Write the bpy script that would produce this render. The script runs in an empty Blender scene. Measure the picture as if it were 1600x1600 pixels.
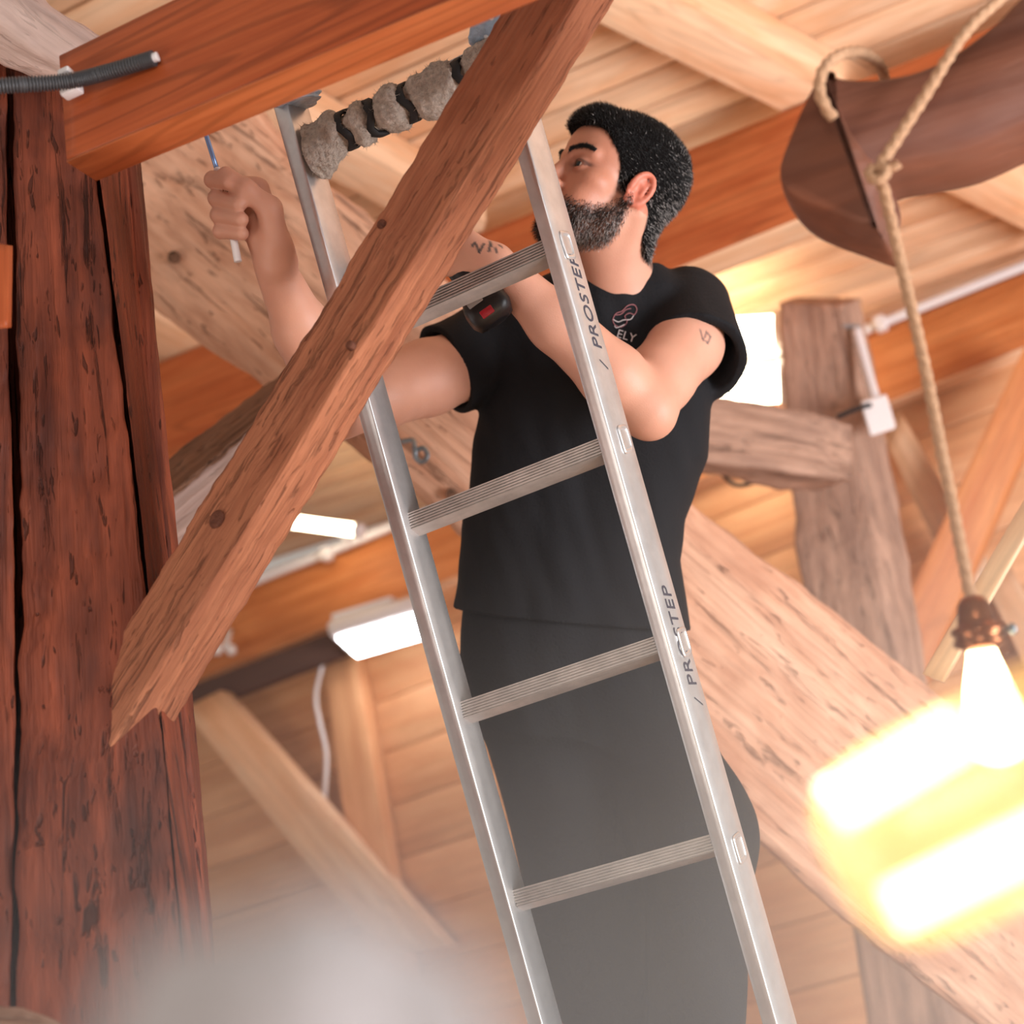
import bpy, math, random
import numpy as np
from mathutils import Vector, Matrix, noise
from mathutils.bvhtree import BVHTree

random.seed(7)
rng = np.random.default_rng(7)
scene = bpy.context.scene
COL = scene.collection

# ------------------------------------------------------------------ camera
LENS = 50.0
FPX = 1600 * LENS / 36.0
_p, _r = math.radians(22.0), math.radians(12.7)          # looking up, camera rolled
_u = np.array([-math.cos(_p) * math.sin(_r), math.cos(_p) * math.cos(_r), -math.sin(_p)])
_x = np.array([.93, .37, .386]); _x -= _u * (_x @ _u); _x /= np.linalg.norm(_x)
R = np.array([_x, np.cross(_u, _x), _u])                  # camera axes -> room axes (X along purlins, Y away, Z up)
CAM = np.array([0.0, 0.0, 1.6])
cam_data = bpy.data.cameras.new('camera')
cam_data.lens = LENS; cam_data.sensor_width = 36.0
cam_data.clip_start = 0.02
cam_data.dof.use_dof = True
cam_data.dof.focus_distance = 2.0
cam_data.dof.aperture_fstop = 2.6
cam = bpy.data.objects.new('camera', cam_data)
COL.objects.link(cam)
_m = Matrix.Identity(4)
for i in range(3):
    for j in range(3):
        _m[i][j] = R[i][j]
    _m[i][3] = CAM[i]
cam.matrix_world = _m
scene.camera = cam

# ------------------------------------------------------------------ world, window light, added fill lights, exposure
world = bpy.data.worlds.new('world'); scene.world = world; world.use_nodes = True
_bg = world.node_tree.nodes['Background']
_bg.inputs['Color'].default_value = (1.0, 0.87, 0.77, 1)
_bg.inputs['Strength'].default_value = 0.38

def area_light(name, loc, aim, size, power, color):
    l = bpy.data.lights.new(name, 'AREA'); l.shape = 'RECTANGLE'; l.size, l.size_y = size
    l.energy = power; l.color = color
    o = bpy.data.objects.new(name, l); COL.objects.link(o)
    d = Vector(aim) - Vector(loc)
    o.matrix_world = Matrix.Translation(loc) @ d.to_track_quat('-Z', 'Y').to_matrix().to_4x4()
    return o
area_light('window_daylight_right', (2.7, 1.5, 0.9), (-0.6, 2.2, 2.7), (1.6, 1.8), 190, (0.95, 0.96, 1.0))
area_light('fill_light_left', (-2.6, -0.9, 0.9), (-0.9, 2.2, 2.8), (1.4, 1.4), 24, (1.0, 0.90, 0.82))  # added fill from the left, no window stands there

area_light('fill_light_floor', (0.6, -1.9, 2.3), (-0.4, 2.4, 0.0), (1.2, 1.0), 22, (1.0, 0.95, 0.9))  # added fill to strengthen the bounce off the floor

scene.view_settings.view_transform = 'Standard'
scene.view_settings.look = 'None'
scene.view_settings.gamma = 1.0
scene.view_settings.use_curve_mapping = False
scene.view_settings.exposure = 0.18
scene.cycles.use_denoising = True
scene.cycles.max_bounces = 5
scene.cycles.diffuse_bounces = 3
scene.cycles.glossy_bounces = 2
scene.cycles.volume_bounces = 0
scene.cycles.adaptive_threshold = 0.05
scene.cycles.adaptive_min_samples = 16

# ------------------------------------------------------------------ helpers
def ray(px, py):
    return R @ np.array([(px - 800) / FPX, -(py - 800) / FPX, -1.0])
def P(px, py, d):
    """world point seen at pixel (px, py) at depth d metres"""
    return CAM + ray(px, py) * d
def pix(w):
    c = R.T @ (np.asarray(w) - CAM)
    return 800 + FPX * c[0] / -c[2], 800 - FPX * c[1] / -c[2], -c[2]
def unit(v):
    v = np.asarray(v, float); return v / np.linalg.norm(v)
def plane(a, b, c):
    n = unit(np.cross(np.asarray(b) - a, np.asarray(c) - a)); return np.asarray(a, float), n
def hit(px, py, pl):
    q = ray(px, py); return CAM + q * (((pl[0] - CAM) @ pl[1]) / (q @ pl[1]))
YA = np.array([0.0, 1.0, 0.0]); ZA = np.array([0.0, 0.0, 1.0]); XA = np.array([1.0, 0.0, 0.0])

W = {}                                                    # object name -> world matrix
def place(o, wm, parent=None):
    COL.objects.link(o)
    W[o.name] = wm.copy()
    if parent is not None:
        o.parent = parent
        o.matrix_basis = W[parent.name].inverted() @ wm
    else:
        o.matrix_basis = wm
    return o
def frame(origin, xdir, up=(0, 0, 1)):
    x = unit(xdir); z = np.asarray(up, float); z = z - x * (z @ x)
    if np.linalg.norm(z) < 1e-6: z = np.array([0, 1, 0]) - x * x[1]
    z = unit(z); y = np.cross(z, x)
    m = Matrix.Identity(4)
    for i in range(3):
        m[i][0], m[i][1], m[i][2], m[i][3] = x[i], y[i], z[i], origin[i]
    return m
def tag(o, label=None, cat=None, group=None, kind=None):
    if label: o['label'] = label
    if cat: o['category'] = cat
    if group: o['group'] = group
    if kind: o['kind'] = kind
    return o
def empty(name, loc):
    o = bpy.data.objects.new(name, None); o.empty_display_size = 0.05
    return place(o, Matrix.Translation(Vector(loc)))
def mesh_obj(name, verts, faces, mats, parent=None, wm=None, smooth=True, flat=(), mat_idx=None):
    """verts in world space; wm = world frame the mesh is expressed in"""
    verts = np.asarray(verts, float)
    if wm is None:
        wm = Matrix.Translation(Vector(verts.mean(0)))
    inv = np.array(wm.inverted())
    lv = verts @ inv[:3, :3].T + inv[:3, 3]
    me = bpy.data.meshes.new(name)
    if isinstance(faces, np.ndarray):
        nf, k = faces.shape
        me.vertices.add(len(lv)); me.vertices.foreach_set('co', lv.astype(np.float32).ravel())
        me.loops.add(nf * k); me.loops.foreach_set('vertex_index', faces.astype(np.int32).ravel())
        me.polygons.add(nf); me.polygons.foreach_set('loop_start', np.arange(0, nf * k, k, dtype=np.int32))
        me.polygons.foreach_set('loop_total', np.full(nf, k, dtype=np.int32))
        me.update(calc_edges=True)
    else:
        me.from_pydata(lv.tolist(), [], faces)
    me.validate()
    sm = np.full(len(me.polygons), bool(smooth)); 
    for f in flat:
        if f < len(sm): sm[f] = False
    me.polygons.foreach_set('use_smooth', sm)
    if not isinstance(mats, (list, tuple)): mats = [mats]
    for m in mats: me.materials.append(m)
    if mat_idx is not None: me.polygons.foreach_set('material_index', np.asarray(mat_idx, np.int32))
    me.update()
    o = bpy.data.objects.new(name, me)
    return place(o, wm, parent)
def copy_obj(o, wm, parent=None):
    c = o.copy(); COL.objects.link(c); c.parent = parent
    W[c.name] = wm.copy()
    c.matrix_basis = (W[parent.name].inverted() @ wm) if parent is not None else wm
    return c
def vcol(o, cols, name='Col'):
    a = o.data.color_attributes.new(name, 'FLOAT_COLOR', 'POINT')
    c = np.ones((len(cols), 4), np.float32); c[:, :3] = cols
    a.data.foreach_set('color', c.ravel())
def srgb(r, g, b):
    def f(c):
        c /= 255.0
        return c / 12.92 if c <= 0.04045 else ((c + 0.055) / 1.055) ** 2.4
    return (f(r), f(g), f(b))

# ------------------------------------------------------------------ materials
class NT:
    def __init__(s, name):
        s.m = bpy.data.materials.new(name); s.m.use_nodes = True
        s.t = s.m.node_tree; s.n = s.t.nodes; s.b = s.n['Principled BSDF']; s.out = s.n['Material Output']
    def new(s, kind, **kw):
        n = s.n.new(kind)
        for k, v in kw.items():
            if k in n.inputs: n.inputs[k].default_value = v
            else: setattr(n, k, v)
        return n
    def link(s, a, b): s.t.links.new(a, b)
    def ramp(s, fac, stops):
        r = s.n.new('ShaderNodeValToRGB'); e = r.color_ramp.elements
        while len(e) < len(stops): e.new(0.5)
        for i, (p, c) in enumerate(stops):
            e[i].position = p
            e[i].color = (c, c, c, 1) if isinstance(c, (int, float)) else (*c[:3], 1)
        s.link(fac, r.inputs['Fac']); return r
    def math(s, op, a, b=None, clamp=False):
        n = s.n.new('ShaderNodeMath'); n.operation = op; n.use_clamp = clamp
        for i, v in enumerate((a, b)):
            if v is None: continue
            if isinstance(v, (int, float)): n.inputs[i].default_value = v
            else: s.link(v, n.inputs[i])
        return n.outputs[0]
    def mix(s, fac, a, b, mode='MIX'):
        n = s.n.new('ShaderNodeMix'); n.data_type = 'RGBA'; n.blend_type = mode
        for sock, v in ((n.inputs[0], fac), (n.inputs[6], a), (n.inputs[7], b)):
            if isinstance(v, (int, float)): sock.default_value = v
            elif isinstance(v, tuple): sock.default_value = (*v[:3], 1)
            else: s.link(v, sock)
        return n.outputs[2]
    def coords(s, scale, random_offset=True):
        tc = s.n.new('ShaderNodeTexCoord'); mp = s.n.new('ShaderNodeMapping')
        mp.inputs['Scale'].default_value = scale
        src = tc.outputs['Object']
        if random_offset:
            oi = s.n.new('ShaderNodeObjectInfo'); va = s.n.new('ShaderNodeVectorMath'); va.operation = 'SCALE'
            cb = s.n.new('ShaderNodeCombineXYZ')
            s.link(oi.outputs['Random'], cb.inputs[0]); s.link(oi.outputs['Random'], cb.inputs[1]); s.link(oi.outputs['Random'], cb.inputs[2])
            s.link(cb.outputs[0], va.inputs[0]); va.inputs['Scale'].default_value = 37.0
            ad = s.n.new('ShaderNodeVectorMath'); ad.operation = 'ADD'
            s.link(tc.outputs['Object'], ad.inputs[0]); s.link(va.outputs[0], ad.inputs[1]); src = ad.outputs[0]
        s.link(src, mp.inputs['Vector']); return mp.outputs[0]
    def noise(s, vec, scale, detail=5, rough=0.55, dist=0.0):
        n = s.n.new('ShaderNodeTexNoise'); n.inputs['Scale'].default_value = scale
        n.inputs['Detail'].default_value = detail; n.inputs['Roughness'].default_value = rough
        n.inputs['Distortion'].default_value = dist
        s.link(vec, n.inputs['Vector']); return n.outputs['Fac']

def wood(name, dark, light, grain=1.0, rough=0.55, bump=0.15, crack=0.0, patch=None, patch_amt=0.0, vary=0.12, crack_col=None, rings=0.0):
    """grain runs along the object's local X"""
    s = NT(name)
    v1 = s.coords((1.1 * grain, 16 * grain, 16 * grain))
    g1 = s.noise(v1, 1.6, 4, 0.6, 0.9)
    v2 = s.coords((3.0 * grain, 110 * grain, 110 * grain))
    g2 = s.noise(v2, 1.0, 2, 0.6, 0.2)
    c = s.ramp(g1, [(0.28, dark), (0.5, tuple(0.5 * (a + b) for a, b in zip(dark, light))), (0.72, light)]).outputs[0]
    fine = s.ramp(g2, [(0.3, 0.72), (0.65, 1.0)]).outputs[0]
    c = s.mix(0.55, c, fine, 'MULTIPLY')
    if rings > 0:
        rg = s.ramp(s.math('SINE', s.math('MULTIPLY', s.noise(s.coords((0.55, 7.0, 7.0)), 1.2, 2, 0.4, 0.5), 95.0)), [(0.45, 1.0), (0.95, 1.0 - rings)]).outputs[0]
        c = s.mix(1.0, c, rg, 'MULTIPLY')
    if patch is not None:
        v3 = s.coords((1.6, 5.0, 5.0)); pn = s.noise(v3, 2.4, 3, 0.65, 0.4)
        c = s.mix(s.math('MULTIPLY', s.ramp(pn, [(0.45, 0.0), (0.66, 1.0)]).outputs[0], patch_amt), c, patch)
    oi = s.n.new('ShaderNodeObjectInfo')
    val = s.math('ADD', s.math('MULTIPLY', oi.outputs['Random'], vary), 1.0 - vary * 0.5)
    hsv = s.n.new('ShaderNodeHueSaturation'); s.link(val, hsv.inputs['Value']); s.link(c, hsv.inputs['Color']); c = hsv.outputs[0]
    h = s.math('ADD', s.math('MULTIPLY', g1, 0.5), s.math('MULTIPLY', g2, 0.35))
    if crack > 0:
        v4 = s.coords((1.5 * grain, 30 * grain, 30 * grain)); cn = s.noise(v4, 1.3, 4, 0.7, 0.5)
        cm = s.ramp(cn, [(0.33, 1.0), (0.41, 0.0)]).outputs[0]
        v5 = s.coords((14, 75, 75)); wn = s.noise(v5, 1.2, 2, 0.6, 0.4)
        wm = s.ramp(wn, [(0.30, 1.0), (0.36, 0.0)]).outputs[0]
        cm = s.math('MAXIMUM', cm, s.math('MULTIPLY', wm, 0.8))
        c = s.mix(s.math('MULTIPLY', cm, crack), c, crack_col or tuple(x * 0.25 for x in dark))
        h = s.math('SUBTRACT', h, s.math('MULTIPLY', cm, 0.9 * crack))
    s.link(c, s.b.inputs['Base Color'])
    s.b.inputs['Roughness'].default_value = rough
    s.b.inputs['Specular IOR Level'].default_value = 0.3
    bm = s.n.new('ShaderNodeBump'); bm.inputs['Strength'].default_value = bump; bm.inputs['Distance'].default_value = 0.02
    s.link(h, bm.inputs['Height']); s.link(bm.outputs[0], s.b.inputs['Normal'])
    return s.m
def plain(name, col, rough=0.5, metal=0.0, bump=0.0, bscale=60, spec=0.5, var=0.0):
    s = NT(name)
    s.b.inputs['Base Color'].default_value = (*col, 1)
    s.b.inputs['Roughness'].default_value = rough; s.b.inputs['Metallic'].default_value = metal
    s.b.inputs['Specular IOR Level'].default_value = spec
    v = s.coords((1, 1, 1), False); n = s.noise(v, bscale, 5, 0.6)
    if var > 0:
        c = s.mix(s.ramp(n, [(0.3, 0.0), (0.7, 1.0)]).outputs[0], tuple(x * (1 - var) for x in col), tuple(min(1, x * (1 + var * 0.5)) for x in col))
        s.link(c, s.b.inputs['Base Color'])
    if bump > 0:
        bm = s.n.new('ShaderNodeBump'); bm.inputs['Strength'].default_value = bump; bm.inputs['Distance'].default_value = 0.01
        s.link(n, bm.inputs['Height']); s.link(bm.outputs[0], s.b.inputs['Normal'])
    return s.m
def glow(name, col, strength):
    s = NT(name)
    s.b.inputs['Base Color'].default_value = (0.8, 0.8, 0.8, 1)
    s.b.inputs['Emission Color'].default_value = (*col, 1); s.b.inputs['Emission Strength'].default_value = strength
    return s.m
def vertex_mat(name, rough, bump=0.0, bscale=120, sss=0.0):
    s = NT(name)
    a = s.n.new('ShaderNodeVertexColor'); a.layer_name = 'Col'
    v = s.coords((1, 1, 1), False); n = s.noise(v, bscale, 4, 0.6)
    n2 = s.noise(v, 18, 3, 0.5)
    c = s.mix(0.35, a.outputs['Color'], s.ramp(n2, [(0.3, (0.82, 0.74, 0.72)), (0.7, (1.0, 1.0, 1.0))]).outputs[0], 'MULTIPLY')
    s.link(c, s.b.inputs['Base Color'])
    s.b.inputs['Roughness'].default_value = rough
    if sss > 0:
        s.b.inputs['Subsurface Weight'].default_value = sss
        s.b.inputs['Subsurface Radius'].default_value = (1.0, 0.35, 0.2)
        s.b.inputs['Subsurface Scale'].default_value = 0.006
    if bump > 0:
        bm = s.n.new('ShaderNodeBump'); bm.inputs['Strength'].default_value = bump; bm.inputs['Distance'].default_value = 0.004
        s.link(n, bm.inputs['Height']); s.link(bm.outputs[0], s.b.inputs['Normal'])
    return s.m

M = {}
M['post'] = wood('old_dark_oak', srgb(84, 36, 24), srgb(158, 80, 54), 1.0, 0.6, 0.7, 0.85, srgb(62, 30, 24), 0.6)
M['brace'] = wood('old_red_brown_oak', srgb(150, 88, 62), srgb(196, 128, 94), 1.6, 0.75, 0.75, 0.45, srgb(120, 70, 52), 0.25)
M['pale_old'] = wood('old_pale_timber', srgb(210, 152, 120), srgb(242, 194, 164), 0.8, 0.8, 0.75, 0.55, srgb(170, 112, 84), 0.5, crack_col=srgb(96, 58, 42))
M['grey_old'] = wood('old_grey_timber', srgb(146, 112, 94), srgb(200, 162, 140), 0.8, 0.85, 0.6, 0.45, srgb(118, 92, 82), 0.4)
M['dark_bark'] = wood('dark_rough_timber', srgb(110, 78, 60), srgb(160, 118, 94), 1.2, 0.9, 0.9, 0.8)
M['white_old'] = wood('whitewashed_timber', srgb(206, 178, 170), srgb(232, 208, 200), 0.8, 0.85, 0.4, 0.3, srgb(150, 110, 96), 0.2)
M['glulam'] = wood('orange_varnished_softwood', srgb(158, 70, 34), srgb(200, 104, 58), 0.8, 0.42, 0.10, 0.0, srgb(150, 62, 30), 0.3, rings=0.30)
M['purlin'] = wood('orange_larch', srgb(180, 92, 50), srgb(216, 128, 78), 0.7, 0.45, 0.10, 0.0, srgb(160, 70, 34), 0.35, rings=0.22)
M['plate'] = wood('amber_larch', srgb(190, 108, 54), srgb(226, 150, 92), 0.7, 0.5, 0.10, 0.0, srgb(176, 92, 46), 0.3, rings=0.12)
M['pine'] = wood('pale_pine', srgb(230, 178, 136), srgb(247, 212, 178), 0.6, 0.5, 0.10, 0.0, srgb(218, 156, 108), 0.45, 0.26, rings=0.12)
M['pine_wall'] = wood('tan_pine', srgb(208, 146, 100), srgb(232, 178, 132), 0.6, 0.5, 0.12, 0.0, srgb(190, 120, 74), 0.35, 0.16)
M['floor'] = wood('floor_planks', srgb(190, 150, 120), srgb(215, 180, 150), 0.6, 0.5, 0.1)
M['alu'] = plain('brushed_aluminium', (0.76, 0.75, 0.76), 0.38, 0.82, 0.03, 24, var=0.14)
M['alu_rung'] = plain('worn_ribbed_aluminium', (0.60, 0.54, 0.51), 0.42, 0.6, 0.05, 30, var=0.2)
M['ink'] = plain('dark_print', srgb(62, 60, 72), 0.6)
M['white_plastic'] = plain('white_plastic', srgb(232, 226, 226), 0.45)
M['blue_tape'] = plain('pale_blue_film', srgb(166, 190, 214), 0.3, bump=0.6, bscale=40, var=0.3)
M['rag'] = plain('grey_felt_rag', srgb(202, 188, 176), 0.95, bump=1.0, bscale=140, spec=0.1, var=0.35)
M['black_rubber'] = plain('black_rubber', srgb(26, 24, 26), 0.7)
M['conduit_grey'] = plain('grey_corrugated_plastic', srgb(66, 66, 70), 0.45)
M['shirt'] = plain('black_cotton', (0.009, 0.009, 0.011), 0.85, bump=0.25, bscale=260, spec=0.25)
M['trousers'] = plain('black_work_trousers', (0.014, 0.014, 0.016), 0.85, bump=0.3, bscale=200, spec=0.2)
M['rope'] = plain('hemp_rope', srgb(206, 160, 124), 0.9, bump=0.6, bscale=220, var=0.25)
M['hook_wood'] = wood('smooth_dark_walnut', srgb(92, 50, 36), srgb(134, 82, 60), 0.5, 0.6, 0.25, 0.1, srgb(120, 84, 70), 0.5)
M['bronze'] = plain('bronze', srgb(150, 92, 60), 0.28, 0.9, var=0.2)
M['iron'] = plain('dark_iron', srgb(60, 52, 50), 0.5, 0.7)
M['zinc'] = plain('zinc', srgb(150, 160, 168), 0.4, 0.8)
M['dark_batten'] = wood('dark_brown_batten', srgb(74, 50, 42), srgb(100, 70, 58), 0.6, 0.6, 0.1)
M['skin'] = vertex_mat('skin', 0.5, 0.12, 420, 0.12)
M['strand'] = vertex_mat('hair_strands', 0.6)
M['scalp'] = plain('black_hair_mass', (0.006, 0.005, 0.005), 0.95, spec=0.1, bump=0.8, bscale=300)
M['black_plastic'] = plain('black_tool_plastic', srgb(30, 28, 30), 0.4)
M['red_plastic'] = plain('red_tool_plastic', srgb(178, 34, 50), 0.4)
M['light_grey'] = plain('light_grey_print', srgb(150, 146, 146), 0.5)
M['blue_steel'] = plain('blue_steel', srgb(130, 160, 210), 0.3, 0.6)
M['eye_white'] = plain('eye_white', srgb(215, 195, 185), 0.2)
M['eye_dark'] = plain('eye_dark', srgb(24, 14, 10), 0.1)
M['thread_pink'] = plain('pink_embroidery', srgb(150, 96, 100), 0.8)
M['thread_white'] = plain('white_embroidery', srgb(205, 195, 195), 0.8)
M['peg'] = wood('dark_peg_end', srgb(88, 50, 38), srgb(124, 76, 58), 2.0, 0.8, 0.5, 0.3)

# ------------------------------------------------------------------ geometry builders
def n3(v, s=1.0, o=0.0):
    return noise.noise(Vector((v[0] * s + o, v[1] * s + o * 0.7, v[2] * s - o)))
def timber(name, stations, mat, parent=None, n=40, k=5, rough=0.0, rscale=8.0, bevel=0.006, wobble=0.0, seed=0.0, skirt=None):
    """long four-sided timber; each station is three world points: e1, e2, e3 (two visible faces e1-e2 and e2-e3)"""
    st = [[np.asarray(p, float) for p in s] for s in stations]
    cs = [np.array([s[0], s[1], s[2], s[0] + s[2] - s[1]]) for s in st]
    cen = [c.mean(0) for c in cs]
    fm = frame(cen[0], cen[-1] - cen[0], cs[0][0] - cs[0][1])
    rings = []
    for i in range(n + 1):
        t = i / n * (len(cs) - 1); a = min(int(t), len(cs) - 2); f = t - a
        if len(cs) > 2:                                    # catmull-rom through the stations
            p0, p1, p2, p3 = cs[max(a - 1, 0)], cs[a], cs[a + 1], cs[min(a + 2, len(cs) - 1)]
            c = 0.5 * ((2 * p1) + (-p0 + p2) * f + (2 * p0 - 5 * p1 + 4 * p2 - p3) * f * f + (-p0 + 3 * p1 - 3 * p2 + p3) * f ** 3)
        else:
            c = cs[a] * (1 - f) + cs[a + 1] * f
        ring = []
        mid = c.mean(0)
        for j in range(4):
            A, B, Z0 = c[j], c[(j + 1) % 4], c[(j - 1) % 4]
            la = np.linalg.norm(B - A); lz = np.linalg.norm(Z0 - A)
            bv = min(bevel, la * 0.3, lz * 0.3)
            ring.append(A + (Z0 - A) / lz * bv)
            ring.append(A + ((Z0 - A) / lz + (B - A) / la) * bv * 0.3)
            ring.append(A + (B - A) / la * bv)
            for q in range(1, k):
                g = q / k; ring.append((A + (B - A) / la * bv) * (1 - g) + (B - (B - A) / la * min(bevel, la * 0.3)) * g)
        ring = np.array(ring)
        if rough > 0 or wobble > 0:
            for q in range(len(ring)):
                d = ring[q] - mid; d /= np.linalg.norm(d)
                v = ring[q]
                ring[q] = v + d * (rough * (n3(v, rscale, seed) + 0.5 * n3(v, rscale * 3, seed + 5)) + wobble * n3(v, 2.2, seed + 9))
        rings.append(ring)
    V = np.concatenate(rings); m = len(rings[0]); F = []
    for i in range(n):
        for j in range(m):
            F.append((i * m + j, i * m + (j + 1) % m, (i + 1) * m + (j + 1) % m, (i + 1) * m + j))
    flat = [len(F), len(F) + 1]
    F.append(tuple(range(m))[::-1]); F.append(tuple(n * m + j for j in range(m)))
    # outward orientation
    a, b, c4 = V[F[0][0]], V[F[0][1]], V[F[0][2]]
    nn = np.cross(b - a, c4 - a)
    if nn @ (a - rings[0].mean(0)) < 0: F = [f[::-1] for f in F]
    return mesh_obj(name, V, F, mat, parent, fm, True, flat)
def spline(pts, n):
    pts = [np.asarray(p, float) for p in pts]; out = []
    if len(pts) == 2: return [pts[0] * (1 - i / n) + pts[1] * i / n for i in range(n + 1)]
    for i in range(n + 1):
        t = i / n * (len(pts) - 1); a = min(int(t), len(pts) - 2); f = t - a
        p0, p1, p2, p3 = pts[max(a - 1, 0)], pts[a], pts[a + 1], pts[min(a + 2, len(pts) - 1)]
        out.append(0.5 * ((2 * p1) + (-p0 + p2) * f + (2 * p0 - 5 * p1 + 4 * p2 - p3) * f * f + (-p0 + 3 * p1 - 3 * p2 + p3) * f ** 3))
    return out
def tube(name, pts, rad, mat, parent=None, n=40, k=10, rfun=None, vfun=None, lobes=0, twist=0.0, closed_ends=True):
    c = spline(pts, n); V = []; F = []
    up = np.array([0.3, 0.2, 0.93]); prev = None; L = 0.0
    for i, p in enumerate(c):
        t = unit(c[min(i + 1, n)] - c[max(i - 1, 0)])
        if prev is None: a = np.cross(t, up); a = unit(a if np.linalg.norm(a) > 0.1 else np.cross(t, [1, 0, 0]))
        else: a = unit(prev - t * (prev @ t))
        prev = a; b = np.cross(t, a)
        if i: L += np.linalg.norm(p - c[i - 1])
        r = rad(i / n) if callable(rad) else rad
        for j in range(k):
            th = 2 * math.pi * j / k
            rr = r * (1 + 0.14 * math.cos(lobes * th + twist * L)) if lobes else r
            if rfun: rr = rfun(i / n, th, rr, L)
            v = p + (a * math.cos(th) + b * math.sin(th)) * rr
            V.append(vfun(v, i / n, th) if vfun else v)
    for i in range(n):
        for j in range(k):
            F.append((i * k + j, i * k + (j + 1) % k, (i + 1) * k + (j + 1) % k, (i + 1) * k + j))
    flat = []
    if closed_ends:
        flat = [len(F), len(F) + 1]
        F.append(tuple(range(k))[::-1]); F.append(tuple(n * k + j for j in range(k)))
    return mesh_obj(name, V, F, mat, parent, frame(c[0], c[-1] - c[0] if np.linalg.norm(c[-1] - c[0]) > 1e-4 else (1, 0, 0)), True, flat)
def lathe(name, base, axis, prof, mat, parent=None, k=28):
    """prof: list of (distance along axis, radius)"""
    ax = unit(axis); a = unit(np.cross(ax, [0.3, 0.9, 0.1])); b = np.cross(ax, a); V = []; F = []
    for (h, r) in prof:
        for j in range(k):
            th = 2 * math.pi * j / k
            V.append(np.asarray(base) + ax * h + (a * math.cos(th) + b * math.sin(th)) * max(r, 1e-5))
    for i in range(len(prof) - 1):
        for j in range(k):
            F.append((i * k + j, i * k + (j + 1) % k, (i + 1) * k + (j + 1) % k, (i + 1) * k + j))
    F.append(tuple(range(k))[::-1]); F.append(tuple((len(prof) - 1) * k + j for j in range(k)))
    return mesh_obj(name, V, F, mat, parent, frame(base, ax, a), True)
def box(name, c, ax, ay, az, mat, parent=None, bev=0.15):
    """rounded block: centre and three half-extent vectors"""
    c, ax, ay, az = (np.asarray(v, float) for v in (c, ax, ay, az)); V = []; F = []
    lx, ly, lz = np.linalg.norm(ax), np.linalg.norm(ay), np.linalg.norm(az)
    b = bev * min(lx, ly, lz) * 2
    ux, uy, uz = ax / lx, ay / ly, az / lz
    def rect(sx, sy, z, corner):
        out = []
        for qx, qy, a0 in ((1, 1, 0), (-1, 1, 1), (-1, -1, 2), (1, -1, 3)):
            for q in range(4):
                th = (a0 + q / 3) * math.pi / 2
                out.append(c + ux * (qx * (sx - corner) + corner * math.cos(th)) + uy * (qy * (sy - corner) + corner * math.sin(th)) + uz * z)
        return out
    lv = [(-lz, b), (-lz + 0.3 * b, 0.3 * b), (-lz + b, 0), (lz - b, 0), (lz - 0.3 * b, 0.3 * b), (lz, b)]
    for z, ins in lv: V += rect(lx - ins, ly - ins, z, max(b * 0.9, 1e-4))
    k = 16
    for i in range(len(lv) - 1):
        for j in range(k): F.append((i * k + j, i * k + (j + 1) % k, (i + 1) * k + (j + 1) % k, (i + 1) * k + j))
    flat = [len(F), len(F) + 1]
    F.append(tuple(range(k))[::-1]); F.append(tuple((len(lv) - 1) * k + j for j in range(k)))
    return mesh_obj(name, V, F, mat, parent, frame(c, ax, az), True, flat)
def text_obj(name, body, size, o, xd, yd, mat, parent, shear=0.0, extrude=0.0006, space=1.0):
    cu = bpy.data.curves.new(name, 'FONT'); cu.body = body; cu.size = size; cu.shear = shear; cu.extrude = extrude; cu.space_character = space
    t = bpy.data.objects.new(name + '_tmp', cu); COL.objects.link(t)
    dg = bpy.context.evaluated_depsgraph_get()
    me = bpy.data.meshes.new_from_object(t.evaluated_get(dg)); me.name = name
    bpy.data.objects.remove(t); me.materials.clear(); me.materials.append(mat)
    ob = bpy.data.objects.new(name, me)
    xd = unit(xd); yd = np.asarray(yd, float); yd = unit(yd - xd * (yd @ xd)); zd = np.cross(xd, yd)
    m = Matrix.Identity(4)
    for i in range(3): m[i][0], m[i][1], m[i][2], m[i][3] = xd[i], yd[i], zd[i], o[i]
    return place(ob, m, parent)

# ================================================================== STRUCTURE
# ceiling boards: a plane with boards running along the purlins
CP = plane(P(1250, 150, 3.72), P(250, 550, 4.47), P(1600, 405, 4.45))
if CP[1][2] < 0: CP = (CP[0], -CP[1])
CN = CP[1]                                                # pointing up
CX = unit(P(1250, 150, 3.72) - P(250, 550, 4.47)); CY = unit(np.cross(CN, CX))
if CY[1] < 0: CY = -CY
CP2 = (CP[0] - CN * 0.13, CN)                             # underside of the joists
ceil_o = CP[0]
s_wall = (hit(1600, 408, CP) - ceil_o) @ CY
ceiling = empty('ceiling', ceil_o + CY * (s_wall - 1.5)); tag(ceiling, 'pale pine boarded ceiling above the timber frame', kind='structure')
pw = 0.112; first = None
lo_s = (hit(300, -260, CP) - ceil_o) @ CY - 0.3
k = 0; s = s_wall + 0.3
while s > min(lo_s, -2.2):
    c = ceil_o + CY * (s - pw / 2) + CN * 0.012
    x0, x1 = -3.6, 2.6
    if first is None:
        a, b = c + CX * x0, c + CX * x1
        hw = CY * (pw / 2 - 0.0035); hn = CN * 0.012
        first = timber('plank', [(a + hw - hn, a - hw - hn, a - hw + hn), (b + hw - hn, b - hw - hn, b - hw + hn)], M['pine'], ceiling, n=1, k=1, bevel=0.007)
        fm0, c0 = W[first.name].copy(), c
    else:
        copy_obj(first, Matrix.Translation(Vector(c - c0 + CX * rng.uniform(-0.3, 0.3))) @ fm0, ceiling)
    s -= pw; k += 1
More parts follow.
